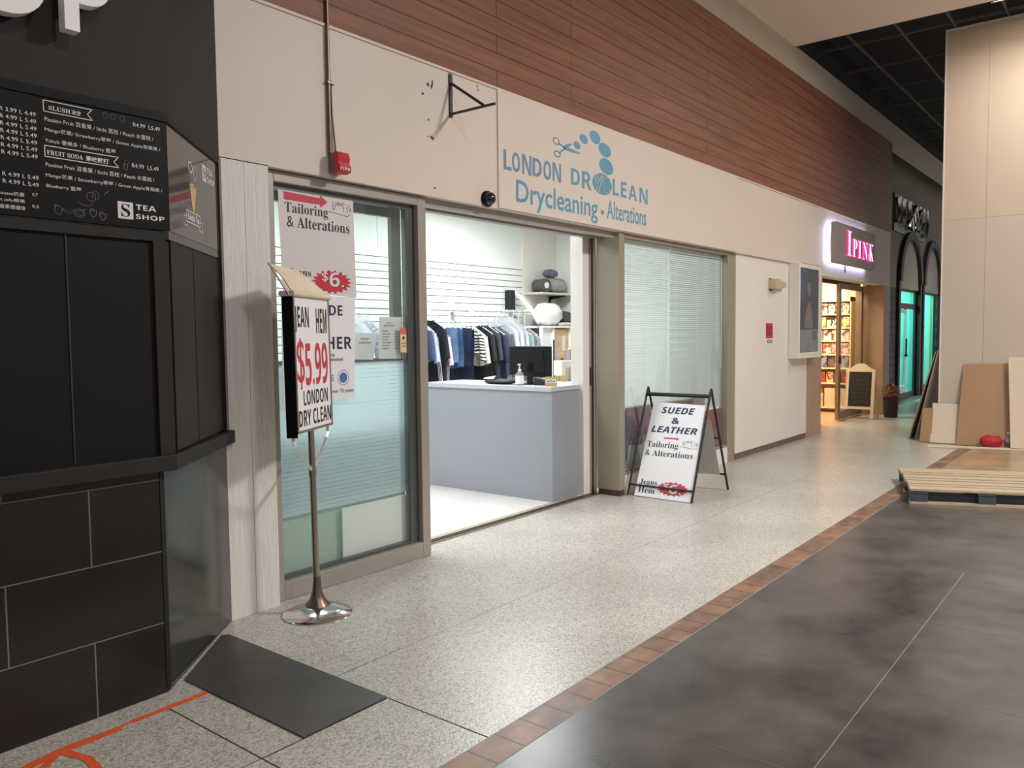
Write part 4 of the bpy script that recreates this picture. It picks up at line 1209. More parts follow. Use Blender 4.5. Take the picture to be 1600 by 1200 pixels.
ROWS = [(1, 'second shelf from the bottom', [(206, 70, 62), (110, 82, 70), (222, 196, 140)], (120, 76, 60), 0.13, 0.20),
        (2, 'third shelf from the bottom', [(150, 160, 172), (226, 190, 170), (120, 110, 112)], (110, 60, 44), 0.12, 0.22),
        (3, 'fourth shelf from the bottom', [(244, 216, 206), (240, 190, 178)], (190, 96, 84), 0.15, 0.20),
        (4, 'third shelf from the top', [(244, 222, 212), (240, 214, 200)], (130, 84, 72), 0.15, 0.20),
        (5, 'second shelf from the top', [(236, 226, 150), (242, 232, 214), (236, 220, 200)], (80, 60, 52), 0.13, 0.19),
        (6, 'top shelf', [(240, 214, 200), (236, 200, 190)], (110, 60, 52), 0.12, 0.19)]
for k, desc, cols, dk, w_, h_ in ROWS:
    mats = [packmat('pack_print', c, dk, i + k * 3) for i, c in enumerate(cols)]
    src = []
    for i, mt in enumerate(mats):
        src.append(tag(make('product_pack', B().box(15.615, 0, 0, 15.70, w_, h_), mt, bev=0.004), 'printed hair product pack on the ' + desc + ' in the pink-signed shop', 'product pack', 'product packs on the ' + desc))
    y = 4.40
    i = 0
    while y + w_ < 5.26:
        s_ = src[i % len(src)]
        o = s_ if i < len(src) else copy_thing(s_, (0, 0, 0))
        o.location = (15.66 + 0.015 * ((i * 7) % 3), y + w_ / 2, SZ[k])
        y += w_ + 0.012
        i += 1
bs = tag(make('carton', B().box(15.615, 0, 0, 15.85, 0.19, 0.088), P('carton_cream', (232, 204, 170), 0.5, 0.06, 8), bev=0.003), 'cream carton stacked on the bottom shelf in the pink-signed shop', 'carton', 'cream cartons on the bottom shelf')
first = True
for cy, n_ in ((4.51, 4), (4.735, 4), (4.955, 3)):
    for k in range(n_):
        o = bs if first else copy_thing(bs, (0, 0, 0))
        first = False
        o.location = (15.735, cy + 0.006 * (k % 2), 0.10 + k * 0.0885)
o = tag(make('carton', B().box(15.615, 4.86, 0.10 + 3 * 0.0885, 15.85, 5.05, 0.455), P('carton_red', (206, 54, 46), 0.5, 0.06, 8), bev=0.003), 'red carton topping the stack on the bottom shelf in the pink-signed shop', 'carton')
for (x, y, z), lab in (((15.38, 4.345, 2.36), 'glowing globe lamp high up behind the pink shop door glass, larger one'), ((15.05, 4.36, 2.19), 'small glowing globe lamp hanging lowest behind the pink shop door glass')):  # glowing globes behind the pane imitate reflections in the door glass
    gl = thing('globe_lamp', lab, 'lamp', (x, y, z))
    make('globe', B().ball((x, y, z), 0.075, 16, 10), M_['bulbglow'], gl, smooth='all')
    make('lamp_cord', B().tube([(x, y, z + 0.07), (x, y, 2.96)], 0.006, 6), M_['rubber'], gl)

# chalk board on the walkway
cbd = thing('chalkboard_easel', 'cream framed chalkboard easel standing outside the pink-signed shop', 'chalkboard', (14.7, 3.95, 0))
FG = Fr((14.62, 4.185, 0), (0, -1, 0), (0.14, 0, 1))
FGr = Fr((14.98, 4.185, 0), (0, -1, 0), (-0.24, 0, 1))
for a_ in (0.0, 0.43):
    make('front_leg', B().fbox(FG, a_, 0.004, -0.012, a_ + 0.055, 0.87, 0.012), M_['creamwood'], cbd, bev=0.003)
    make('rear_leg', B().fbox(FGr, a_, 0.004, -0.012, a_ + 0.05, 0.86, 0.012), M_['creamwood'], cbd, bev=0.003)
make('frame_rail', B().fbox(FG, 0.05, 0.17, -0.010, 0.435, 0.215, 0.010), M_['creamwood'], cbd)
make('arched_top', B().prism(FG, [(0.05, 0.82), (0.435, 0.82), (0.44, 0.875), (0.40, 0.89), (0.34, 0.94), (0.29, 0.965), (0.2425, 0.968), (0.195, 0.965), (0.145, 0.94), (0.085, 0.89), (0.045, 0.875)], -0.011, 0.011), M_['creamwood'], cbd, bev=0.003)
make('slate', B().fbox(FG, 0.05, 0.21, -0.006, 0.435, 0.825, 0.004), M_['chalk'], cbd)
b = B()
random.seed(3)
for k in range(7):
    z = 0.74 - k * 0.075
    a_ = 0.10 + random.random() * 0.05
    while a_ < 0.36:
        b.stroke(Fr(FG.p(0, 0, 0.0042), FG.u, FG.v), [(a_, z), (a_ + 0.012, z + 0.02), (a_ + 0.02, z)], 0.004)
        a_ += 0.03 + random.random() * 0.05
make('chalk_marks', b, P('chalk_green', (96, 104, 70), 0.8, 0.3, 30), cbd)
pt = thing('planter', 'dark pot of brown dried plants half hidden behind the chalkboard easel', 'planter', (15.2, 3.56, 0))
make('pot', B().lathe([(0.10, 0), (0.11, 0.02), (0.125, 0.33), (0.135, 0.335), (0.135, 0.355), (0.11, 0.352)], (15.2, 3.56, 0), 24), M_['pot'], pt, smooth=True)
b = B()
random.seed(11)
for k in range(220):
    t, ph = random.random() * 6.283, random.random() * 1.3
    r_ = 0.12 + 0.05 * random.random()
    d = Vector((math.cos(t) * math.cos(ph), math.sin(t) * math.cos(ph), math.sin(ph)))
    c = Vector((15.2, 3.56, 0.40)) + Vector((d.x * r_, d.y * r_, d.z * r_ * 1.2))
    s1 = Vector((-d.y, d.x, 0.1)).normalized() * 0.018
    b.add([c - s1, c + d * 0.03 + Vector((0, 0, -0.02)), c + s1, c - d * 0.02], [(0, 1, 2, 3)])
b.ball((15.2, 3.56, 0.42), (0.12, 0.12, 0.14), 16, 10)
make('foliage', b, M_['dryleaf'], pt)

# chrome sign of the dim arcade
cs = thing('chrome_sign', 'shiny chrome sign of crowded strokes on the dark wall above the arches', 'sign', (19.4, 4.27, 3.55))
make('backing_plate', B().box(18.25, 4.27, 3.62, 21.1, 4.30, 4.40), M_['aludark'], cs)
b = B()
random.seed(5)
Fc = FY(4.262)
for x in (18.35, 18.75, 19.25, 19.75, 20.2, 20.6, 20.95):
    b.tube([(x, 4.22, 3.70 + 0.1 * random.random()), (x + 0.12, 4.20, 4.0), (x + 0.05, 4.22, 4.33)], 0.055, 8)
for k in range(3):
    z = 3.78 + 0.14 * k
    b.tube([(19.0 + .2 * k, 4.20, z), (19.35 + .2 * k, 4.18, z + 0.22), (19.55 + .2 * k, 4.2, z - 0.02), (19.9 + .2 * k, 4.18, z + 0.2)], 0.045, 8)
make('chrome_strokes', b, M_['chrome'], cs, smooth=True)

# ================================================================== building site on the walkway's far end
HX = 12.15
hb_ = [B(), B()]
for ya, yb in ((1.732, 2.225), (0.515, 1.7295), (-0.702, 0.5125), (-6, -0.7045)):
    hb_[0].box(HX, ya, 2.982, HX + 0.10, yb, 5.47)
    hb_[1].box(HX, ya, 0, HX + 0.10, yb, 2.98)
ho = struct('wall_hoarding', hb_[0], M_['hoard'])
struct('wall_hoarding', hb_[1], P('hoarding_grey', (200, 187, 173), 0.6, 0.03, 0.7))
struct('hoarding_edge', B().box(HX - 0.004, 2.225, 0, HX + 0.104, 2.245, 5.48).box(HX - 0.006, -6, 5.455, HX + 0.104, 2.245, 5.485), M_['white'], ho)
struct('wall_hoarding', B().box(HX + 0.10, -6, 0, 16, -5.9, 5.47), M_['hoard'])


def lean(fr, poly, t, name, mat, label, cat, bev=0.002):
    return tag(make(name, B().prism(fr, poly, 0, t), mat, bev=bev), label, cat)


FLn = lambda x, y, dx, dz: Fr((x, y, 0), (0, -1, 0), (dx, 0, dz))
o = lean(Fr((12.20, 2.63, 0), (1, 0, 0), (0, -0.33, 1.25)), [(0, 0), (1.2, 0), (1.2, 1.27), (0, 1.27)], 0.014, 'wall_sheet', M_['sheetedge'], 'thin building sheet leaning on the hoarding end, outermost one', 'building sheet')
o = lean(Fr((12.17, 2.54, 0), (1, 0, 0), (0, -0.27, 1.25)), [(0, 0), (1.2, 0), (1.2, 1.28), (0, 1.28)], 0.016, 'wall_sheet', M_['sheetedge'], 'thin sheet with pale edge leaning on the hoarding end, inner one', 'building sheet')
o = lean(FLn(11.98, 2.43, 0.10, 0.46), [(0, 0.004), (0.145, 0.004), (0.14, 0.47), (0.015, 0.465)], 0.03, 'board_scrap', M_['board'], 'small tan board scrap between leaning sheets and white square board', 'board')
o = lean(FLn(11.96, 2.30, 0.16, 0.53), [(0.0, 0.004), (0.375, 0.004), (0.375, 0.545), (-0.005, 0.55), (0.0, 0.2)], 0.02, 'plasterboard', M_['drywall'], 'low white square plasterboard leaning against the hoarding', 'board')
o = lean(FLn(11.90, 1.975, 0.22, 1.06), [(0, 0.004), (0.66, 0.004), (0.58, 1.095), (0.03, 1.085)], 0.013, 'brown_board', M_['board'], 'large plain brown board leaning against the hoarding behind the red cloth', 'board')
o = lean(FLn(11.84, 1.345, 0.22, 1.12), [(0.0, 0.012), (0.55, 0.004), (0.50, 1.16), (-0.075, 1.165)], 0.10, 'plasterboard', M_['drywall'], 'thick white plasterboard stack leaning upright at the picture edge beside the bottle', 'board', 0.003)
pk_ = Fr((11.475, 2.235, 0), (0.259, -0.966, 0), (0.966, 0.259, 0))
o = tag(make('floor_plank', B().prism(pk_, [(0, 0), (1.9, 0), (1.9, 0.09), (0, 0.09)], 0.0015, 0.024), M_['drywall'], bev=0.003), 'long white plank lying on the floor before the leaning boards', 'plank')
rc = Vector((11.80, 1.565, 0.09))
o = make('cloth_bundle', B().ball(rc, (0.10, 0.125, 0.088), 28, 18, lambda d: 1 + 0.10 * math.sin(6 * d.y + 3 * d.z) * math.cos(5 * d.x + 2) + 0.12 * max(0, abs(d.y) - .4) * (1 if d.z > 0 else 0) - 0.15 * max(0, d.z) * (1 - abs(d.y))), M_['clothred'], smooth='all')
tag(o, 'crumpled red cloth bundle on the floor before the brown board', 'cloth')
bo = thing('water_bottle', 'clear plastic water bottle standing beside the red cloth', 'bottle', (11.87, 1.385, 0))
make('bottle_body', B().lathe([(0.030, 0.001), (0.033, 0.01), (0.031, 0.05), (0.033, 0.09), (0.033, 0.14), (0.026, 0.165), (0.013, 0.185), (0.013, 0.195)], (11.87, 1.385, 0), 20), M_['bottle'], bo, smooth=True)
make('cap', B().lathe([(0.015, 0.195), (0.015, 0.212)], (11.87, 1.385, 0), 16), M_['white'], bo)
make('bottle_label', B().lathe([(0.0338, 0.085), (0.0338, 0.135)], (11.87, 1.385, 0), 20), P('label_blue', (150, 156, 196), 0.4, 0.2, 30), bo)
# pallet
pu, pv = Vector((0.375, -0.927, 0)).normalized(), Vector((0.927, 0.375, 0)).normalized()
pv = (pv * 0.97 + Vector((0.959, 0.283, 0)) * 0.03).normalized()
pal = thing('wooden_pallet', 'worn wooden pallet with blue painted blocks lying on the dark floor', 'pallet', (7.6, 1.61, 0))
FPa = Fr((7.6, 1.61, 0), pu, Vector((0.955, 0.297, 0)))
FPa.n = Vector((0, 0, 1))


def pbox(b, a0, b0, z0, a1, b1, z1):
    return b.prism(FPa, [(a0, b0), (a1, b0), (a1, b1), (a0, b1)], z0, z1)


ws = [(0.0, 0.14), (0.18, 0.245), (0.295, 0.43), (0.485, 0.56), (0.61, 0.75), (0.81, 0.875), (0.93, 1.17)]
for i, (p0, p1) in enumerate(ws):
    make('deck_board', pbox(B(), 0.0 + 0.004 * (i % 3), p0, 0.115, 1.2 - 0.005 * (i % 2), p1, 0.135), M_['palletwood'], pal, bev=0.002)
for a0, a1 in ((0.0, 0.145), (0.53, 0.67), (1.055, 1.2)):
    make('stringer', pbox(B(), a0, 0.0, 0.093, a1, 1.17, 0.115), M_['palletblue'], pal)
    for p0, p1 in ((0.004, 0.11), (0.53, 0.64), (1.06, 1.166)):
        make('block', pbox(B(), a0 + 0.003, p0, 0.02, a1 - 0.003, p1, 0.093), M_['palletblue'], pal, bev=0.003)
make('side_board', pbox(B(), 0.12, 0.07, 0.021, 1.08, 0.10, 0.092), M_['palletblue'], pal)
for p0, p1 in ((0.0, 0.11), (0.53, 0.64), (1.06, 1.17)):
    make('bottom_board', pbox(B(), 0.0, p0, 0.001, 1.2, p1, 0.02), M_['palletwood'], pal)

# mat and paint marks
o = tag(make('rubber_mat', B().prism(FH, [(1.802, 2.446), (2.226, 2.452), (2.228, 3.62), (2.20, 3.645), (1.802, 3.295)], 0.0, 0.006), M_['matrub']), 'dark ribbed rubber mat cut to fit the angled kiosk corner', 'mat')
b = B()
random.seed(2)


def spray(pts, w, n=14):
    """one sprayed stroke with uneven edges"""
    L_, R_ = [], []
    for k in range(n + 1):
        t = k / n * (len(pts) - 1)
        i = min(int(t), len(pts) - 2)
        a = Vector(pts[i]).lerp(Vector(pts[i + 1]), t - i)
        d = (Vector(pts[i + 1]) - Vector(pts[i])).normalized()
        nn = Vector((-d.y, d.x))
        L_.append(tuple(a + nn * w * (0.45 + 0.12 * random.random())))
        R_.append(tuple(a - nn * w * (0.45 + 0.12 * random.random())))
    return L_ + R_[::-1]


pz = 0.001
for pts, w in (([(1.80, 3.105), (1.47, 3.10)], 0.03), ([(1.47, 3.10), (1.36, 3.09)], 0.014), ([(1.42, 3.085), (1.19, 3.085), (0.9, 3.02)], 0.042), ([(1.20, 3.09), (1.24, 2.95), (1.22, 2.80)], 0.034), ([(1.20, 3.09), (1.05, 2.95)], 0.03)):
    pz += 0.0002
    b.prism(FH, spray(pts, w), 0.0004, pz)
o = tag(make('paint_mark', b, M_['orange']), 'orange sprayed survey line and arrow on the floor along the kiosk', 'paint mark')

# hall lamps; the arcade one is unseen, added to brighten the arcade
for i, (x, y, sx, sy, z, lab) in enumerate(((21.0, 0.6, 0.6, 1.2, 5.49, 'ceiling lamp in the black grid above the dim arcade'), (11.2, 0.55, 0.46, 2.1, 5.49, 'bright ceiling lamp set in the black ceiling grid above the hoarding'), (6.2, -1.6, 0.6, 1.2, 5.28, None), (1.5, -2.2, 0.6, 1.2, 5.28, None))):
    lp = thing('ceiling_lamp', lab or 'flat ceiling lamp in the beige ceiling', 'ceiling lamp', (x, y, z))
    if not lab:
        lp['group'] = 'lamps in the beige ceiling'
    make('lamp_frame', B().box(x - sx / 2 - .03, y - sy / 2 - .03, z - 0.03, x - sx / 2, y + sy / 2 + .03, z - .001).box(x + sx / 2, y - sy / 2 - .03, z - 0.03, x + sx / 2 + .03, y + sy / 2 + .03, z - .001).box(x - sx / 2, y - sy / 2 - .03, z - 0.03, x + sx / 2, y - sy / 2, z - .001).box(x - sx / 2, y + sy / 2, z - 0.03, x + sx / 2, y + sy / 2 + .03, z - .001), M_['white'], lp)
    make('lamp_diffuser', B().box(x - sx / 2, y - sy / 2, z - 0.018, x + sx / 2, y + sy / 2, z - 0.004), M_['lampglow'], lp)

# ================================================================== inside the dry cleaner's
ct = thing('service_counter', 'grey laminate service counter with overhanging top inside the shop entrance', 'counter', (6.1, 4.95, 0))
make('front_panel', B().box(5.83, 4.18, 0, 5.85, 5.74, 1.0), M_['counter'], ct)
make('end_panel', B().box(5.85, 4.18, 0, 6.345, 4.20, 1.0), M_['counter'], ct)
make('back_panel', B().box(6.325, 4.20, 0, 6.345, 5.74, 1.0).box(5.85, 5.72, 0, 6.325, 5.74, 1.0), M_['counter'], ct)
make('counter_top', B().box(5.805, 4.165, 1.0, 6.40, 5.76, 1.043), M_['countertop'], ct, bev=0.004)
TZ = 1.0435


def rot(fr0, deg):
    a = R(deg)
    return Fr(fr0, (math.cos(a), math.sin(a), 0), (0, 0, 1))


mo = thing('monitor', 'black computer monitor seen from behind on the grey counter', 'monitor', (6.10, 4.62, TZ))
fm = Fr((6.10, 4.62, 0), (0.50, -0.866, 0), (0, 0, 1))
make('screen_shell', B().prism(Fr(fm.p(0, 0, 0.012), fm.u, fm.v), [(-0.205, 1.135), (0.205, 1.095), (0.205, 1.40), (-0.2, 1.405)], -0.02, 0.0).prism(fm, [(-0.14, 1.15), (0.14, 1.15), (0.12, 1.36), (-0.12, 1.36)], 0.012, 0.03), M_['screen'], mo, bev=0.004)
make('screen', B().fbox(fm, -0.19, 1.13, -0.012, 0.19, 1.39, -0.009), P('screen_glass', (14, 15, 18), 0.1), mo)
make('stand_neck', B().fbox(fm, -0.03, TZ + 0.01, 0.01, 0.03, 1.25, 0.03), M_['screen'], mo)
make('stand_base', B().lathe([(0.11, TZ), (0.11, TZ + 0.008), (0.04, TZ + 0.018)], (6.10, 4.62, 0), 24), M_['screen'], mo, smooth=True)
sz = thing('sanitizer_bottle', 'clear hand sanitizer pump bottle with white label on the counter edge', 'bottle', (5.885, 4.585, TZ))
make('bottle_body', B().lathe([(0.036, TZ), (0.039, TZ + 0.006), (0.039, TZ + 0.095), (0.034, TZ + 0.112), (0.014, TZ + 0.122), (0.014, TZ + 0.13)], (5.885, 4.585, 0), 20), M_['bottle'], sz, smooth=True)
make('bottle_label', B().lathe([(0.0398, TZ + 0.015), (0.0398, TZ + 0.088)], (5.885, 4.585, 0), 20), M_['poster'], sz, smooth=True)
make('pump', B().lathe([(0.016, TZ + 0.128), (0.016, TZ + 0.148), (0.007, TZ + 0.15), (0.006, TZ + 0.186), (0.012, TZ + 0.188), (0.012, TZ + 0.2)], (5.885, 4.585, 0), 14).box(5.86, 4.579, TZ + 0.188, 5.885, 4.591, TZ + 0.198), M_['white'], sz, smooth=True)
cdv = thing('card_notice', 'tiny stand-up card payment notice near the counter corner', 'notice', (5.93, 4.26, TZ))
fc = Fr((5.93, 4.26, 0), (0.62, -0.78, 0), (0, 0, 1))
make('card', B().fbox(fc, -0.055, TZ, -0.004, 0.055, TZ + 0.085, 0).fbox(fc, -0.055, TZ, -0.04, 0.055, TZ + 0.003, 0), P('card_gold', (188, 160, 110), 0.5, 0.2, 30), cdv)
make('card_print', B().fbox(fc, -0.045, TZ + 0.028, 0, 0.045, TZ + 0.062, 0.0008), M_['poster'], cdv)
make('card_lettering', B().text(Fr(fc.p(0, 0, 0.0008), fc.u, fc.v), 'VISA', -0.036, TZ + 0.034, 0.036, TZ + 0.056, style='slant'), M_['navy'], cdv)
tm = thing('card_terminal', 'small black card terminal lying between sanitizer and card notice', 'card terminal', (6.0, 4.43, TZ))
make('terminal_body', B().prism(Fr((6.0, 4.43, 0), (0.3, -0.95, 0), (0, 0, 1)), [(-0.05, TZ), (0.1, TZ), (0.1, TZ + 0.02), (0.02, TZ + 0.055), (-0.05, TZ + 0.075)], -0.04, 0.04), M_['rubber'], tm, bev=0.005)
make('terminal_screen', B().prism(Fr((6.0, 4.43, 0), (0.3, -0.95, 0), (0, 0, 1)), [(-0.04, TZ + 0.0735), (0.01, TZ + 0.060), (0.01, TZ + 0.061), (-0.04, TZ + 0.0745)], -0.03, 0.03), M_['greybox'], tm)
pu_ = make('black_pouch', B().ball((5.99, 4.90, TZ + 0.022), (0.10, 0.17, 0.024), 24, 10, lambda d: 1 + 0.15 * math.sin(5 * d.y + 3 * d.x)), M_['rubber'], smooth='all')
tag(pu_, 'flat black leather pouch lying on the counter before the monitor', 'pouch')
pu_ = make('folded_receipt', B().grid(lambda u, v: Vector((5.93 + 0.10 * u, 4.94 + 0.13 * v, TZ + 0.048 + 0.03 * math.sin(u * 3.1) * (1 - v * .6))), 8, 6), P('receipt_grey', (196, 196, 192), 0.3, 0.3, 30))
tag(pu_, 'crinkled grey packet resting on the black pouch on the counter', 'packet')

# hanging rail and clothes
RY, RZ = 6.10, 1.80
hr = thing('clothes_rail', 'steel clothes rail on white wall brackets full of hanging clothes', 'clothes rail', (6.4, 6.2, RZ))
make('rod', B().tube([(4.7, RY, RZ), (8.15, RY, RZ)], 0.016, 12), M_['countertop'], hr, smooth=True)
for x in (4.9, 6.22, 6.93, 8.05):
    make('rail_bracket', B().box(x - 0.045, RY - 0.012, RZ - 0.03, x + 0.045, RY + 0.012, RZ + 0.035).box(x - 0.035, RY + 0.012, RZ - 0.015, x + 0.035, 6.404, RZ + 0.02).box(x - 0.045, 6.392, RZ - 0.08, x + 0.045, 6.404, RZ + 0.12), M_['slat'], hr)


def fabric(name, rgb, var=0.2, scale=18, rough=0.85, stripe=None):
    if stripe:
        m, nt, N, L, p = nmat(name)
        p.inputs['Roughness'].default_value = rough
        tc = N.new('ShaderNodeTexCoord')
        w = N.new('ShaderNodeTexWave')
        w.bands_direction = stripe[2]
        w.inputs['Scale'].default_value = stripe[1]
        w.inputs['Distortion'].default_value = stripe[3]
        L.new(tc.outputs['Object'], w.inputs['Vector'])
        cr = N.new('ShaderNodeValToRGB')
        cr.color_ramp.interpolation = 'CONSTANT'
        cr.color_ramp.elements[0].color = lin(rgb)
        cr.color_ramp.elements[1].color = lin(stripe[0])
        cr.color_ramp.elements[1].position = stripe[4]
        L.new(w.outputs[0], cr.inputs[0])
        L.new(cr.outputs[0], p.inputs['Base Color'])
        return m
    return P(name, rgb, rough, var, scale, 0.3, 40)


def garment(name, lab, cat, x, kind, mat, w=0.42, ztop=1.62, zbot=1.15, slant=0.0, near=0.0, plastic=False):
    """clothes on a hanger: hangs square to the rail, folds down its length"""
    g = thing(name, lab, cat, (x, RY, ztop), 'clothes on the steel rail')
    yc = RY + near
    rnd = random.random() * 6
    hz = ztop - (0.0 if kind == 'trousers' else 0.0)
    hb = B().tube([(x, RY, hz + 0.01), (x, RY, RZ - 0.05), (x, RY - 0.018, RZ - 0.03), (x, RY - 0.02, RZ + 0.005), (x, RY, RZ + 0.022), (x, RY + 0.02, RZ + 0.008)], 0.003, 6)
    hb.tube([(x, yc - w * 0.46, hz - 0.09 if kind != 'trousers' else hz - 0.006), (x, RY, hz + 0.025 if kind != 'trousers' else hz + 0.1), (x, yc + w * 0.46, hz - 0.09 if kind != 'trousers' else hz - 0.006)], 0.004, 6)
    hb.tube([(x, yc - w * 0.46, hz - 0.092 if kind != 'trousers' else hz - 0.006), (x, yc + w * 0.46, hz - 0.092 if kind != 'trousers' else hz - 0.006)], 0.0035, 6)
    make('hanger', hb, M_['slat'], g, smooth=True)
    L_ = ztop - zbot
    NU, NV = 18, 20

    def fn(side):
        def f(u, v):
            s_ = 2 * u - 1
            if kind == 'trousers':
                ww = w * 0.5
                th = 0.014 * (1 - abs(s_) ** 4)
                z = ztop - L_ * v - (0.012 * math.sin(s_ * 5 + rnd) * v)
            else:
                ww = w * 0.5 * (0.92 + 0.12 * v)
                th = 0.026 * (1 - abs(s_) ** 3)
                z = ztop - 0.10 * abs(s_) ** 1.6 * (1 - v) - L_ * v - 0.02 * math.sin(s_ * 4 + rnd) * v
            yy = yc + ww * s_ + slant * v
            fold = 0.010 * math.sin(s_ * 9 + rnd + 1.5 * v) * (0.3 + v)
            return Vector((x + side * th + fold + 0.006 * math.sin(7 * v + rnd), yy, z))
        return f
    b = B().grid(fn(-1), NU, NV).grid(fn(1), NU, NV)
    c = make('cloth', b, mat, g, smooth='all')
    if kind == 'shirt':
        for sg_ in (-1, 1):
            sb = B()
            def fs(u, v, sg_=sg_):
                a = 2 * math.pi * u
                yy = yc + sg_ * (w * 0.44 + 0.05 * v + 0.035 * math.cos(a))
                return Vector((x + 0.024 * math.sin(a) - 0.006, yy, ztop - 0.11 - 0.30 * v - 0.012 * math.cos(a) * sg_))
            sb.grid(fs, 10, 6)
            make('sleeve', sb, mat, g, smooth='all')
        make('collar', B().tube([(x - 0.018, yc - 0.07, ztop - 0.01), (x - 0.026, yc, ztop - 0.03), (x - 0.018, yc + 0.07, ztop - 0.01)], 0.014, 8), mat, g, smooth=True)
    if plastic:
        make('plastic_cover', B().grid(lambda u, v: Vector((x - 0.042 - 0.01 * math.sin(9 * u + 4 * v + rnd), yc + (u - .5) * w * 1.06 * (0.25 + 0.75 * min(1, v * 5)), ztop + 0.07 - (L_ + 0.1) * v)), 14, 14), PLA, g, smooth='all')
    return g


PLA = glass('bag_film', (240, 244, 248), 1.6, 0.12, 0.34, (236, 236, 242))
random.seed(21)
navy = fabric('denim_navy', (36, 44, 72), 0.25, 20)
G = [
    ('shirt', 'white shirt in a clear plastic cover, seen through the window beside the notice sheet', 'shirt', 5.22, 'shirt', fabric('cover_white', (226, 228, 234), .05), .46, 1.66, 1.15, 0, 0, True),
    ('shirt', 'blue and white patterned shirt in plastic beside the first plastic-covered one', 'shirt', 5.36, 'shirt', fabric('pattern_blue', (96, 110, 150), stripe=((226, 226, 232), 14, 'DIAGONAL', 6, .5)), .46, 1.66, 1.12, 0, 0, True),
    ('trousers', 'pale blue denim trousers hanging at the rail end by the door frame', 'trousers', 5.94, 'trousers', fabric('denim_pale', (140, 156, 186)), .42, 1.42, 0.98),
    ('shirt', 'dark navy shirt peeping out beside the door frame', 'shirt', 6.05, 'shirt', fabric('shirt_navy', (58, 66, 98)), .44, 1.66, 1.25),
    ('shirt', 'light blue striped shirt with a pointed hem, hanging frontmost by the door frame', 'shirt', 6.13, 'shirt', fabric('shirt_lightblue', (190, 206, 232), stripe=((168, 186, 220), 26, 'Y', 0.5, .5)), .42, 1.64, 1.25, -0.05),
    ('jacket', 'long black track suit with three white side stripes', 'jacket', 6.27, 'shirt', fabric('track_black', (26, 28, 36)), .46, 1.68, 0.92),
    ('blouse', 'pink and white patterned blouse beside the pale blue jeans', 'blouse', 6.36, 'shirt', fabric('blouse_pink', (232, 190, 196), stripe=((244, 240, 240), 22, 'DIAGONAL', 8, .45)), .38, 1.60, 0.98),
    ('trousers', 'light blue jeans folded over a hanger, leftmost jeans of the row', 'trousers', 6.47, 'trousers', fabric('denim_light', (98, 130, 164), .25, 16), .42, 1.60, 1.21),
    ('trousers', 'mid blue jeans hanging between the light blue pair and the navy pairs', 'trousers', 6.57, 'trousers', fabric('denim_mid', (70, 96, 138), .25, 16), .40, 1.59, 1.16),
    ('trousers', 'dark navy jeans beside the striped blouse', 'trousers', 6.70, 'trousers', navy, .43, 1.60, 1.17),
    ('trousers', 'long dark navy trousers reaching below the other jeans', 'trousers', 6.76, 'trousers', navy, .40, 1.58, 0.95),
    ('blouse', 'black and white zebra striped blouse', 'blouse', 6.88, 'shirt', fabric('zebra', (28, 28, 32), stripe=((236, 234, 232), 9, 'Z', 5, .5)), .42, 1.62, 1.30),
    ('blouse', 'cream blouse hanging just behind the zebra striped blouse', 'blouse', 6.96, 'shirt', fabric('cream', (222, 214, 196)), .42, 1.60, 1.18),
    ('jacket', 'black jacket hanging next to the cream blouse', 'jacket', 7.06, 'shirt', fabric('jacket_black', (30, 32, 38)), .46, 1.62, 0.95),
    ('jacket', 'dark grey jacket with a pale yellow collar tag', 'jacket', 7.17, 'shirt', fabric('jacket_grey', (56, 58, 64)), .46, 1.63, 1.0),
    ('jacket', 'deep navy jacket hanging before the plastic-covered shirts', 'jacket', 7.28, 'shirt', fabric('jacket_navy', (36, 40, 74)), .46, 1.61, 0.95),
    ('coat', 'charcoal coat in a plastic cover', 'coat', 7.40, 'shirt', fabric('coat_charcoal', (70, 78, 88)), .46, 1.62, 1.0, 0, 0, True),
    ('shirt', 'white shirt in a plastic cover, hanging by the charcoal coat', 'shirt', 7.50, 'shirt', fabric('shirt_white', (222, 222, 232)), .46, 1.66, 1.1, 0, 0, True),
    ('shirt', 'pale pink shirt in a plastic cover', 'shirt', 7.60, 'shirt', fabric('shirt_pink', (220, 198, 204)), .46, 1.66, 1.1, 0, 0, True),
    ('shirt', 'pale grey shirt in a plastic cover near the teal print dress', 'shirt', 7.70, 'shirt', fabric('shirt_grey', (182, 186, 194)), .46, 1.65, 1.1, 0, 0, True),
    ('dress', 'teal print dress near the far end of the rail', 'dress', 7.82, 'shirt', fabric('dress_teal', (116, 148, 150), stripe=((170, 190, 190), 26, 'DIAGONAL', 9, .5)), .44, 1.60, 1.05),
    ('dress', 'dark floral dress last on the rail', 'dress', 7.94, 'shirt', fabric('dress_floral', (60, 66, 84), stripe=((196, 200, 206), 30, 'DIAGONAL', 12, .6)), .44, 1.60, 1.05),
]
for g in G:
    nm, lab, cat, x, kind, mat = g[:6]
    w_, zt_, zb2 = g[6:9]
    sl_ = g[9] if len(g) > 9 else 0
    o = garment(nm, lab, cat, x, kind, mat, w_, zt_, zb2, sl_, 0, len(g) > 11 and g[11])
    if 'track suit' in lab:
        for k in range(3):
            make('side_stripe', B().tube([(x - 0.036, RY - 0.10 - 0.02 * k, 1.50), (x - 0.04, RY - 0.14 - 0.022 * k, 1.2), (x - 0.04, RY - 0.17 - 0.022 * k, 0.95)], 0.004, 6), M_['poster'], o)
    if 'collar tag' in lab:
        make('paper_tag', B().prism(Fr((x - 0.034, RY - 0.05, 0), (0, -1, 0), (0, 0, 1)), [(0, 1.6), (0.13, 1.5), (0.05, 1.42), (-0.03, 1.52)], 0, 0.002), P('tag_cream', (236, 230, 206), 0.6), o)

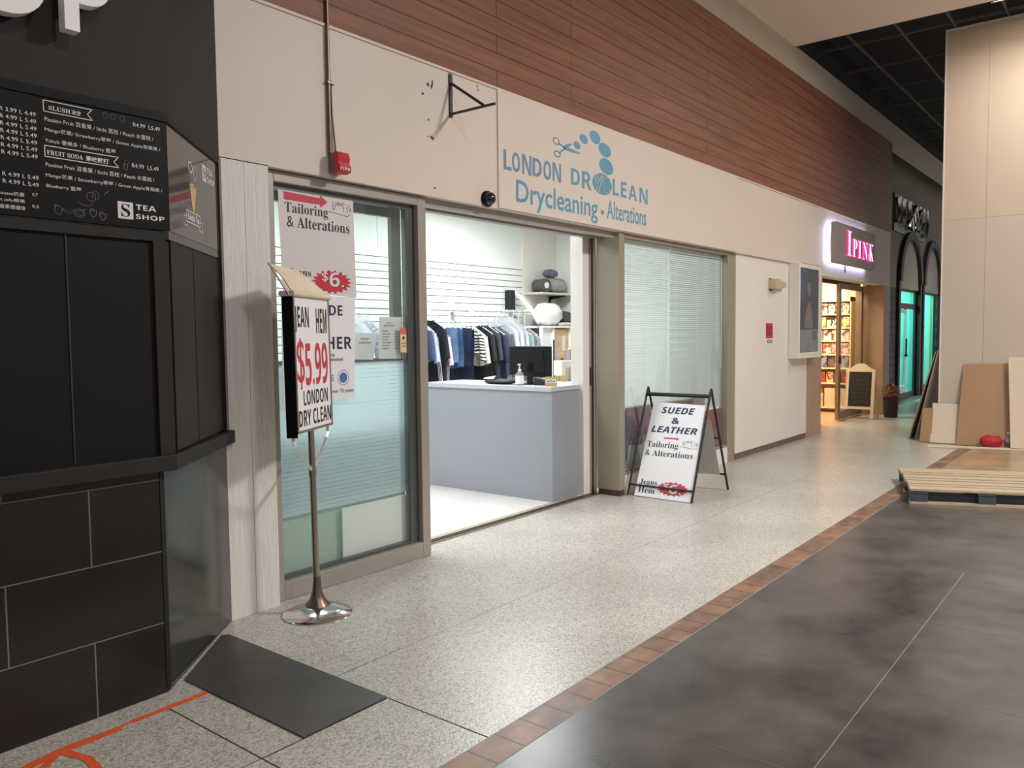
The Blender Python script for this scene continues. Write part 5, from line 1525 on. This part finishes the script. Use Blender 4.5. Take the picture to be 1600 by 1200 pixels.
o = make('dark_cloth_roll', B().box(7.92, 6.30, 1.82, 8.02, 6.40, 2.08), fabric('cloth_black', (34, 34, 42)), bev=0.012)
tag(o, 'dark folded cloth standing on the far end of the clothes rail against the slats', 'cloth')
o = make('white_belt', B().tube([(8.02, 6.35, 2.08), (8.06, 6.22, 1.96), (8.06, 6.06, 1.80), (8.05, 5.95, 1.66)], 0.028, 8), M_['slat'], smooth=True)
tag(o, 'white padded strap slanting down from the wall beside the shelf', 'strap')

# wall shelf with folded bundle
sh = thing('wall_shelf', 'cream wall shelf on a black bracket in the shop corner', 'shelf', (8.68, 6.24, 2.02))
make('shelf_board', B().box(8.31, 6.09, 2.035, 9.045, 6.388, 2.06), P('shelf_board', (214, 206, 190), 0.5), sh)
make('bracket_post', B().box(8.86, 6.372, 1.70, 8.885, 6.389, 2.03), M_['rubber'], sh)
make('bracket_arm', B().prism(Fr((8.86, 0, 0), (0, -1, 0), (0, 0, 1)), [(-6.372, 2.033), (-6.12, 2.033), (-6.12, 2.02), (-6.372, 1.985)], 0, -0.025), M_['rubber'], sh)


def lump(name, c, r, mat, lab, cat, amp=0.12, seed=0):
    o = make(name, B().ball(c, r, 30, 20, lambda d: 1 + amp * math.sin(5 * d.x + 4 * d.y + seed) * math.cos(6 * d.z + 3 * d.x + seed) + 0.05 * math.sin(13 * d.x + 9 * d.z)), mat, smooth='all')
    return tag(o, lab, cat)


lump('folded_bundle', (8.72, 6.23, 2.165), (0.26, 0.13, 0.10), fabric('olive_canvas', (166, 164, 156), .3, 9), 'grey green folded canvas bundle on the cream wall shelf', 'bundle', 0.10, 1)
lump('rolled_cloth', (8.66, 6.22, 2.315), (0.12, 0.09, 0.055), fabric('cloth_slate', (104, 106, 126), .3, 12), 'slate blue rolled cloth on top of the canvas bundle', 'cloth', 0.12, 2)
rb = thing('cloth_roll', 'dark cloth roll with a white core standing at the shelf edge', 'cloth roll', (8.41, 6.20, 2.06))
make('roll', B().lathe([(0.085, 0), (0.085, 0.2)], (8.40, 6.09, 2.148), 20, (0.2, 1, 0)), fabric('roll_dark', (84, 82, 80)), rb, smooth=True)
make('roll_core', B().lathe([(0.04, -0.004), (0.04, 0.004)], (8.40, 6.09, 2.148), 16, (0.2, 1, 0)), M_['white'], rb)

# work corner: low partition with pin board, bags on top, sewing machine
wc = thing('work_unit', 'white work unit with tan pin board panel behind the counter', 'work unit', (8.6, 6.1, 0))
make('unit_top', B().box(8.10, 5.93, 1.60, 9.045, 6.385, 1.625), M_['slat'], wc)
make('pin_panel', B().box(8.36, 5.975, 0.74, 9.03, 5.99, 1.58), P('pin_board', (214, 178, 132), 0.7, 0.12, 14), wc)
for x in (8.10, 8.34, 8.72, 9.02):
    make('upright', B().box(x, 5.945, 0, x + 0.022, 5.995, 1.60), M_['slat'], wc)
make('side_panel', B().box(8.12, 5.975, 0.74, 8.34, 5.985, 1.60), M_['slat'], wc)
make('dark_strip', B().box(8.325, 5.93, 0.9, 8.338, 5.945, 1.45), M_['rubber'], wc)
make('table_top', B().box(7.6, 5.30, 0.86, 9.04, 5.94, 0.89), M_['slat'], wc, bev=0.003)
make('table_leg', B().box(7.62, 5.32, 0, 7.66, 5.36, 0.86), M_['steel'], wc)
make('table_leg', B().box(7.62, 5.88, 0, 7.66, 5.92, 0.86), M_['steel'], wc)
make('table_leg', B().box(8.98, 5.32, 0, 9.02, 5.36, 0.86), M_['steel'], wc)
for i, (x, z, w_, h_, c, lab) in enumerate(((8.42, 1.46, .14, .10, (214, 176, 166), 'pink swatch pinned high on the tan panel'), (8.43, 1.28, .12, .14, (206, 184, 190), 'lilac swatch pinned under the pink one'), (8.60, 1.40, .08, .2, (236, 226, 210), 'cream slip pinned beside the pink swatch'), (8.56, 1.17, .07, .08, (120, 86, 72), 'small brown heart shape pinned on the tan panel'), (8.86, 1.42, .22, .2, (250, 246, 240), 'large white sheet pinned on the tan panel'), (8.84, 1.20, .2, .06, (188, 150, 116), 'row of brown trims pinned below the white sheet'))):
    o = make('pinned_swatch', B().box(x - w_ / 2, 5.968, z - h_ / 2, x + w_ / 2, 5.9735, z + h_ / 2), P('swatch_%d' % i, c, 0.7, 0.2, 20), bev=0.002)
    tag(o, lab, 'swatch', 'swatches on the tan pin board')
lump('white_sack', (8.50, 6.16, 1.775), (0.235, 0.17, 0.15), fabric('sack_white', (244, 242, 240), .03), 'bulging white cloth sack on top of the work unit under the shelf', 'sack', 0.07, 3)
lump('dark_garment', (8.86, 6.15, 1.72), (0.15, 0.16, 0.10), fabric('garment_green', (66, 82, 82), .3), 'dark green folded garment on the work unit beside the white sack', 'garment', 0.12, 5)
lump('folded_linen', (8.80, 6.06, 1.648), (0.20, 0.11, 0.028), fabric('linen', (228, 216, 200), .15), 'thin pile of pale folded linen under the dark green garment', 'linen', 0.1, 6)
sm = thing('sewing_machine', 'white sewing machine on the work table behind the counter', 'sewing machine', (8.05, 5.55, 0.89))
make('machine_bed', B().box(7.86, 5.47, 0.89, 8.27, 5.63, 0.945), M_['white'], sm, bev=0.008)
make('machine_arm', B().box(8.15, 5.49, 0.945, 8.27, 5.61, 1.20).box(7.90, 5.50, 1.11, 8.15, 5.60, 1.20), M_['white'], sm, bev=0.015)
make('machine_head', B().box(7.86, 5.49, 1.02, 7.95, 5.61, 1.205), M_['white'], sm, bev=0.012)
make('needle_bar', B().tube([(7.905, 5.55, 0.95), (7.905, 5.55, 1.03)], 0.006, 8), M_['chrome'], sm)
make('hand_wheel', B().lathe([(0.055, 0), (0.055, 0.02)], (8.27, 5.55, 1.14), 20, (1, 0, 0)), M_['rubber'], sm)
tc_ = thing('thread_cone', 'grey thread cone standing on the sewing machine', 'thread cone', (8.10, 5.55, 1.20))
make('thread', B().lathe([(0.042, 1.206), (0.042, 1.215), (0.028, 1.33)], (8.10, 5.55, 0), 18), fabric('thread_grey', (150, 138, 146)), tc_, smooth=True)
make('cone_tip', B().lathe([(0.014, 1.33), (0.010, 1.35)], (8.10, 5.55, 0), 14), M_['white'], tc_)
lump('fabric_scrap', (7.75, 5.46, 0.925), (0.10, 0.09, 0.033), fabric('scrap_cream', (240, 226, 180), .1), 'pale yellow fabric scrap on the work table beside the sewing machine', 'fabric', 0.14, 8)
for x in (3.9, 6.6):
    lp = thing('ceiling_lamp', 'cool white ceiling lamp panel inside the dry cleaning shop', 'ceiling lamp', (x, 5.1, 2.96), 'lamps inside the dry cleaning shop')
    make('lamp_frame', B().box(x - .62, 4.78, 2.942, x + .62, 4.80, 2.959).box(x - .62, 5.40, 2.942, x + .62, 5.42, 2.959), M_['white'], lp)
    make('lamp_diffuser', B().box(x - .6, 4.8, 2.948, x + .6, 5.4, 2.956), M_['coolglow'], lp)
